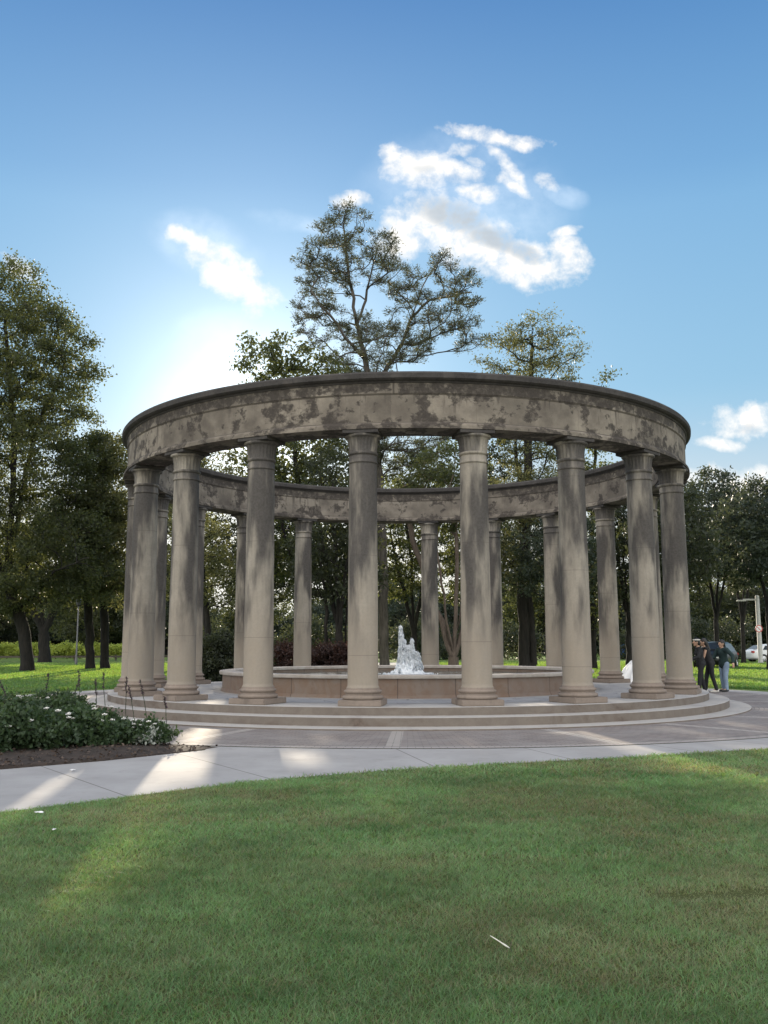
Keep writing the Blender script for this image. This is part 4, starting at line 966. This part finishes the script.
def person(label, loc, rz, J, top, bottom, shoes, sleeve, hair_long=False, female=True, gown=False, headband=False):
    """the person faces +x in its own frame; J: joint positions"""
    o = empty('person', loc, label, 'person', None, rz)
    hp = Vector(J['hips']); ch = Vector(J['chest']); nk = Vector(J['neck']); hd = Vector(J['head']); k = .88 if female else 1.
    b = bmesh.new()
    cap_(b, hp, lerp(hp, ch, .5), .125*k, .110*k); cap_(b, lerp(hp, ch, .5), ch, .110*k, .135*k); cap_(b, ch, nk, .10*k, .055)
    cap_(b, nk, lerp(nk, hd, .6), .052*k, .05*k)
    f = (hd-nk).normalized(); fw = Vector((1, 0, 0))
    blob(b, hd, .092, (1.0, .84, 1.22)); cap_(b, hd+Vector((.03, 0, -.06)), hd+Vector((.05, 0, -.085)), .05, .035)
    cap_(b, hd+Vector((.085, 0, .01)), hd+Vector((.108, 0, -.025)), .010, .015)   # nose
    for s in (-1, 1):
        blob(b, hd+Vector((0, s*.080, -.01)), .024, (1, .45, 1.4)); blob(b, hd+Vector((.076, s*.032, .012)), .014)  # ear, brow/eye
        S_ = Vector(J['sh'][s]); El = Vector(J['el'][s]); Wr = Vector(J['wr'][s])
        cap_(b, lerp(ch, nk, .55), S_, .07*k, .062*k); cap_(b, S_, El, .052*k, .041*k); cap_(b, El, Wr, .040*k, .026*k)
        d = (Wr-El).normalized(); sd_ = d.cross(Vector((0, 1, 0))); sd_ = sd_.normalized() if sd_.length > .2 else Vector((1, 0, 0))
        pm = Wr+d*.085; cap_(b, Wr+d*.02, pm, .030, .034)
        for q, (o_, l_) in enumerate(((-.030, .070), (-.010, .080), (.010, .076), (.030, .060))):
            f0 = pm+sd_*o_; f1 = f0+d*l_*.55; f2 = f1+(d*.7+d.cross(sd_)*.6*s).normalized()*l_*.5; cap_(b, f0, f1, .0105, .0095); cap_(b, f1, f2, .0095, .008)
        t0 = Wr+d*.035+sd_*.028; cap_(b, t0, t0+(d*.6+sd_*.7).normalized()*.06, .012, .010)
        H_ = Vector(J['hip'][s]); K = Vector(J['kn'][s]); A = Vector(J['an'][s])
        cap_(b, H_, K, .082*k, .055*k); cap_(b, K, lerp(K, A, .35), .052*k, .052*k); cap_(b, lerp(K, A, .35), A, .052*k, .036*k); cap_(b, A, A+Vector((.13, 0, -.045)), .035, .03)
    fuse('body', b, M['skin'], o, .0085, 3)
    b = bmesh.new()   # top
    cap_(b, lerp(hp, ch, -.12), lerp(hp, ch, .5), .166*k, .134*k); cap_(b, lerp(hp, ch, .5), ch, .128*k, .152*k); cap_(b, ch, lerp(ch, nk, .7), .13*k, .07)
    for s in (-1, 1):
        S_ = Vector(J['sh'][s]); El = Vector(J['el'][s]); Wr = Vector(J['wr'][s])
        cap_(b, lerp(ch, nk, .5), S_, .088*k, .076*k)
        if sleeve: cap_(b, S_, El, .072*k, .062*k); cap_(b, El, lerp(El, Wr, .92), .060*k, .046*k)
    if female: 
        for s in (-1, 1): blob(b, ch+Vector((.075, s*.065, -.03)), .07)
    fuse('top', b, top, o, .012, 5)
    if not gown:
        b = bmesh.new(); cap_(b, lerp(hp, ch, .12), hp, .128*k, .148*k)
        for s in (-1, 1):
            H_ = Vector(J['hip'][s]); K = Vector(J['kn'][s]); A = Vector(J['an'][s])
            cap_(b, hp, H_, .14*k, .105*k); cap_(b, H_, K, .105*k, .075*k); cap_(b, K, A+Vector((0, 0, .01)), .075*k, .062*k)
        fuse('trousers', b, bottom, o, .012, 5)
    else:
        bm = lathe_bm([(.15, 1.10), (.19, 1.0), (.38, .90), (.60, .66), (.78, .36), (.90, .10), (.94, .01)], 96, mod=lambda a, j: 1+.016*j*math.sin(a*15+.5*math.sin(a*3)))
        sk = from_bm('skirt', bm, bottom, o, smooth=True); md = sk.modifiers.new('s', 'SOLIDIFY'); md.thickness = .01
    for s in (-1, 1):
        A = Vector(J['an'][s]); b = bmesh.new(); z = A.z-.062
        cap_(b, A+Vector((-.03, 0, -.035)), A+Vector((.09, 0, -.045)), .045, .042); cap_(b, A+Vector((.09, 0, -.045)), A+Vector((.17, 0, -.055)), .042, .030); fuse('shoe', b, shoes, o, .012, 2)
    b = bmesh.new(); blob(b, hd+Vector((-.018, 0, .026)), .102, (1.0, .88, 1.12))
    blob(b, hd+Vector((-.055, 0, -.02)), .08, (1, .95, 1.15))
    if hair_long: cap_(b, hd+Vector((-.07, 0, -.02)), lerp(ch, nk, .3)+Vector((-.11, 0, 0)), .08, .05)
    # keep the face open
    fuse('hair', b, M['hair'], o, .012, 3)
    if headband:
        hb = lathe_bm([(.100, .055), (.108, .06), (.108, .085), (.098, .09)], 28); 
        for v in hb.verts: v.co = Vector((v.co.x*1.04-.01, v.co.y*.92, v.co.z))+hd
        from_bm('headband', hb, M['shoe_w'], o, smooth=True)
    return o
def J_(lean=0, hx=0, sh_w=.17, h=1.0, arms=None, stance=.10, kn=.03, step=0., hd=(0, 0)):
    z = lambda v: v*h
    hips = Vector((0, 0, z(.95))); ch = Vector((lean*.36, 0, z(1.27))); nk = Vector((lean*.52, 0, z(1.45))); head = Vector((lean*.62+hd[0], hd[1], z(1.585)))
    A = dict(hips=hips, chest=ch, neck=nk, head=head, sh={}, el={}, wr={}, hip={}, kn={}, an={})
    for s in (-1, 1):
        S_ = Vector((lean*.46, s*sh_w, z(1.385))); A['sh'][s] = S_
        e, w = arms[s] if arms else ((0, .05, -.28), (.03, .0, -.52)); A['el'][s] = S_+Vector((e[0], e[1]*s, e[2])); A['wr'][s] = S_+Vector((w[0], w[1]*s, w[2]))
        A['hip'][s] = Vector((0, s*.09, z(.90))); st = step*s; A['kn'][s] = Vector((kn+st*.5, s*stance, z(.49))); A['an'][s] = Vector((st, s*(stance+.015), .085))
    return A
fac = R_(180)
p1 = at(699.5, 644, 29.3); person('woman in black long sleeves with a pale headband, stepping left beside the steps', (p1[0], 29.3, .014), fac, J_(.12, h=.97, arms={-1: ((-.10, .20, -.20), (.10, .22, -.36)), 1: ((.10, .10, -.26), (.32, .02, -.34))}, step=.12, hd=(.04, 0)), M['cloth_black'], M['cloth_black'], M['shoe_b'], True, headband=True)
p1 = at(708.5, 644, 29.6); person('woman in a sleeveless black top with long dark hair and bare arms', (p1[0], 29.6, .014), R_(172), J_(.28, h=.97, arms={-1: ((.0, .06, -.27), (.05, .05, -.50)), 1: ((.08, .04, -.26), (.16, .0, -.48))}, step=-.14), M['cloth_black'], M['cloth_black'], M['shoe_w'], False, hair_long=True)
p1 = at(722.5, 644, 30.0); person('man in a dark green sweater and light blue jeans reaching towards the two women', (p1[0], 30.0, .014), R_(200), J_(.10, h=.94, sh_w=.20, arms={-1: ((.12, .05, -.24), (.34, -.02, -.26)), 1: ((-.02, .24, -.18), (.05, .34, -.40))}, step=.04, stance=.10), M['cloth_green'], M['jeans'], M['shoe_b'], True, female=False)
p1 = at(640.5, 644, 34); person('person in a full white ball gown mostly hidden behind a right-hand column', (p1[0], 34, .0), R_(150), J_(.02, h=.97), M['gown'], M['gown'], M['shoe_w'], False, hair_long=True, gown=True)

# ------------------------------------------------------------------ sky, clouds, sun
EXPO = 1.2; KK = .87
w = bpy.data.worlds.new('World'); bpy.context.scene.world = w; w.use_nodes = True
t = NT(w.node_tree); t.n.clear()
sky = t.new('ShaderNodeTexSky', sky_type='NISHITA'); sky.sun_disc = False; sky.sun_elevation = SUN_EL; sky.sun_rotation = SUN_AZ
sky.air_density = 1.0; sky.dust_density = .6; sky.ozone_density = 1.6; sky.altitude = 0
tc = t.new('ShaderNodeTexCoord'); X = t.xyz(tc.outputs['Generated'])
yy = t.m('MAXIMUM', X[1], .02); u = t.m('DIVIDE', X[0], yy); v = t.m('DIVIDE', X[2], yy)
uv = t.comb(u, v, 0)
wn = t.new('ShaderNodeTexNoise'); t.put(wn.inputs['Vector'], uv); wn.inputs['Scale'].default_value = 14; wn.inputs['Detail'].default_value = 6
wv = t.new('ShaderNodeVectorMath', operation='MULTIPLY_ADD'); t.put(wv.inputs[0], wn.outputs['Color']); wv.inputs[1].default_value = (.05, .035, 0); t.put(wv.inputs[2], uv)
W = t.xyz(wv.outputs[0]); wu = t.m('SUBTRACT', W[0], .025); wvv = t.m('SUBTRACT', W[1], .0175)
def uvp(px, py):
    p = at(px, py, 1.); return p[0], p[2]-HC
def blobs(lst):
    acc = None
    for (px, py, rx, ry, rot, wt) in lst:
        a, b = uvp(px, py); rx /= F; ry /= F; c, s = math.cos(R_(rot)), math.sin(R_(rot))
        du = t.m('SUBTRACT', wu, a); dv = t.m('SUBTRACT', wvv, b)
        p = t.m('DIVIDE', t.m('ADD', t.m('MULTIPLY', du, c), t.m('MULTIPLY', dv, s)), rx); q = t.m('DIVIDE', t.m('SUBTRACT', t.m('MULTIPLY', dv, c), t.m('MULTIPLY', du, s)), ry)
        e = t.m('MULTIPLY', t.m('SUBTRACT', 1., t.m('ADD', t.m('MULTIPLY', p, p), t.m('MULTIPLY', q, q))), wt)
        acc = e if acc is None else t.m('MAXIMUM', acc, e)
    return acc
fn = t.noise(uv, 36, 9, .62, .2); fn2 = t.noise(uv, 9, 6, .6)
solid = blobs([(228, 276, 46, 19, -40, 1), (205, 252, 20, 13, -35, 1), (178, 233, 9, 7, 0, .8),
               (432, 222, 42, 28, 10, 1), (475, 244, 50, 30, -14, 1), (525, 260, 46, 24, -14, 1), (570, 256, 20, 22, 20, .9), (406, 238, 26, 26, 0, 1),
               (418, 170, 34, 20, -8, 1), (398, 158, 14, 14, 0, .9), (452, 172, 22, 12, -10, .8), (478, 193, 16, 9, -10, .8),
               (357, 200, 19, 8, 5, .9), (495, 136, 40, 8, -12, .6), (504, 165, 26, 7, -50, .55), (516, 188, 16, 5, -30, .5), (570, 232, 12, 5, 0, .5), (458, 150, 10, 5, 20, .4), (470, 160, 8, 4, -30, .4), (524, 146, 16, 6, -10, .45), (555, 181, 10, 5, -20, .3), (500, 178, 9, 4, 0, .35), (190, 240, 14, 8, -30, .7), (250, 290, 26, 16, -20, .9), (240, 268, 26, 12, -40, .7),
               (744, 424, 34, 17, 10, 1), (716, 447, 17, 6, -5, .7), (760, 482, 75, 15, 4, 1), (700, 500, 20, 10, 0, .6), (24, 270, 20, 10, -35, .5)])
fn3 = t.noise(uv, 95, 8, .65)
edge = t.m('ADD', t.m('ADD', solid, t.m('MULTIPLY', t.m('SUBTRACT', fn, .46), 3.9)), t.m('MULTIPLY', t.m('SUBTRACT', fn3, .5), 1.3))
dens = t.m('POWER', t.ramp(edge, -.55, 1.15, smooth=False), 1.25)
# thin veils
veil = blobs([(205, 245, 70, 40, -20, 1), (470, 200, 130, 90, -10, 1), (212, 372, 95, 42, 25, 1), (215, 350, 60, 50, 20, 1), (300, 225, 60, 14, -12, .8), (565, 195, 30, 18, -20, 1)])
vf = t.m('MULTIPLY', t.m('MULTIPLY', t.ramp(veil, 0, 1.), t.ramp(fn2, .30, .70)), .33)
grey = blobs([(452, 216, 52, 22, -14, 1), (490, 238, 46, 18, -18, 1), (524, 250, 30, 14, -15, .8), (425, 172, 16, 8, 0, .5), (745, 432, 22, 8, 0, .5)])
gf = t.m('MULTIPLY', t.ramp(grey, 0, .9), t.ramp(fn2, .25, .6, .55, 1.))
ccol = t.mix(gf, (3.4, 3.3, 3.15), (1.65, 1.85, 2.05))
ccol = t.mix(t.m('MULTIPLY', t.ramp(fn, .55, .35), .28), ccol, (2.3, 2.5, 2.7))
# bright broken cloud added behind and above the camera as fill light
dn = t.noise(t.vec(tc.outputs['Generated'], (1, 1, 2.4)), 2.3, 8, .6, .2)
back = t.m('MULTIPLY', t.ramp(X[1], .25, -.25), t.ramp(dn, .46, .62)); back = t.m('MULTIPLY', back, t.ramp(X[2], -.02, .05))
front = t.m('MULTIPLY', t.ramp(X[1], .05, .15), 1.)
# blue gradient of the western sky, whitening towards the low sun
dirn = t.new('ShaderNodeVectorMath', operation='NORMALIZE'); t.put(dirn.inputs[0], tc.outputs['Generated'])
dt = t.new('ShaderNodeVectorMath', operation='DOT_PRODUCT'); t.put(dt.inputs[0], dirn.outputs[0]); dt.inputs[1].default_value = tuple(S)
sep = t.m('ARCCOSINE', t.m('MINIMUM', dt.outputs['Value'], .99999))
el = t.m('ARCSINE', t.xyz(dirn.outputs[0])[2])
K = 1/(.15*2**EXPO)
def kc(c): return tuple(((v/255+.055)/1.055)**2.4*K for v in c)
azs = t.m('ABSOLUTE', t.m('SUBTRACT', t.m('ARCTAN2', X[0], X[1]), SUN_AZ-R_(2)))
low = t.mix(t.ramp(azs, R_(12), R_(38)), kc((250, 249, 240)), kc((222, 232, 236)))
grad = t.mix(t.ramp(el, R_(4), R_(15.5)), low, kc((152, 199, 230)))
grad = t.mix(t.ramp(el, R_(14), R_(27), smooth=False), grad, kc((122, 176, 222)))
grad = t.mix(t.ramp(el, R_(25), R_(37), smooth=False), grad, kc((80, 136, 196)))
gl = t.m('POWER', 2.718, t.m('MULTIPLY', sep, -1/R_(3.8)))
gl2 = t.m('POWER', 2.718, t.m('MULTIPLY', sep, -1/R_(11.)))
glow = t.m('ADD', t.m('MULTIPLY', gl, 1.9), t.m('MULTIPLY', gl2, .34))
gv = t.new('ShaderNodeVectorMath', operation='SCALE'); gv.inputs[0].default_value = (K*1.0, K*.98, K*.92); t.put(gv.inputs['Scale'], glow)
ga = t.new('ShaderNodeVectorMath', operation='ADD'); t.put(ga.inputs[0], grad); t.put(ga.inputs[1], gv.outputs[0])
csky = t.mix(t.ramp(X[1], -.15, .35), sky.outputs[0], ga.outputs[0])
csky = t.mix(t.m('MULTIPLY', vf, front), csky, (4.2*KK, 4.6*KK, 5.0*KK))
csky = t.mix(t.m('MULTIPLY', dens, front), csky, ccol)
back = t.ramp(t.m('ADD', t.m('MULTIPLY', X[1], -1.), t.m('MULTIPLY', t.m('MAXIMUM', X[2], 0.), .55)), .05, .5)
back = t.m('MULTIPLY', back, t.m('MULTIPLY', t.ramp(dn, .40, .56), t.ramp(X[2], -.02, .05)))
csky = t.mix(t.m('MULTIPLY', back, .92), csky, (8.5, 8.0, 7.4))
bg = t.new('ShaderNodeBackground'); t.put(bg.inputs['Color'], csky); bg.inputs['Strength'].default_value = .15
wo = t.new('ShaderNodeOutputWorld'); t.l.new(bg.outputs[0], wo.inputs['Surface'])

sd = bpy.data.lights.new('sun', 'SUN'); sd.energy = 2.9; sd.angle = R_(.6); sd.color = (1, .86, .66)
so = bpy.data.objects.new('sun', sd); C.objects.link(so); so.rotation_euler = Vector(tuple(-S)).to_track_quat('-Z', 'Y').to_euler(); so.location = (0, 0, 30)

# ------------------------------------------------------------------ camera and colour
cd = bpy.data.cameras.new('camera'); co = bpy.data.objects.new('camera', cd); C.objects.link(co)
cd.sensor_fit = 'VERTICAL'; cd.sensor_height = 36; cd.sensor_width = 27; cd.lens = F/1024*36; cd.clip_end = 2000; cd.clip_start = .05
co.location = (0, 0, HC)
co.matrix_world = Matrix.Translation((0, 0, HC)) @ Matrix.Rotation(PI/2+PITCH, 4, 'X') @ Matrix.Rotation(-ROLL, 4, 'Z')
sc = bpy.context.scene; sc.camera = co
sc.view_settings.view_transform = 'Standard'; sc.view_settings.look = 'None'; sc.view_settings.gamma = 1; sc.view_settings.exposure = EXPO
sc.render.resolution_x = 768; sc.render.resolution_y = 1024
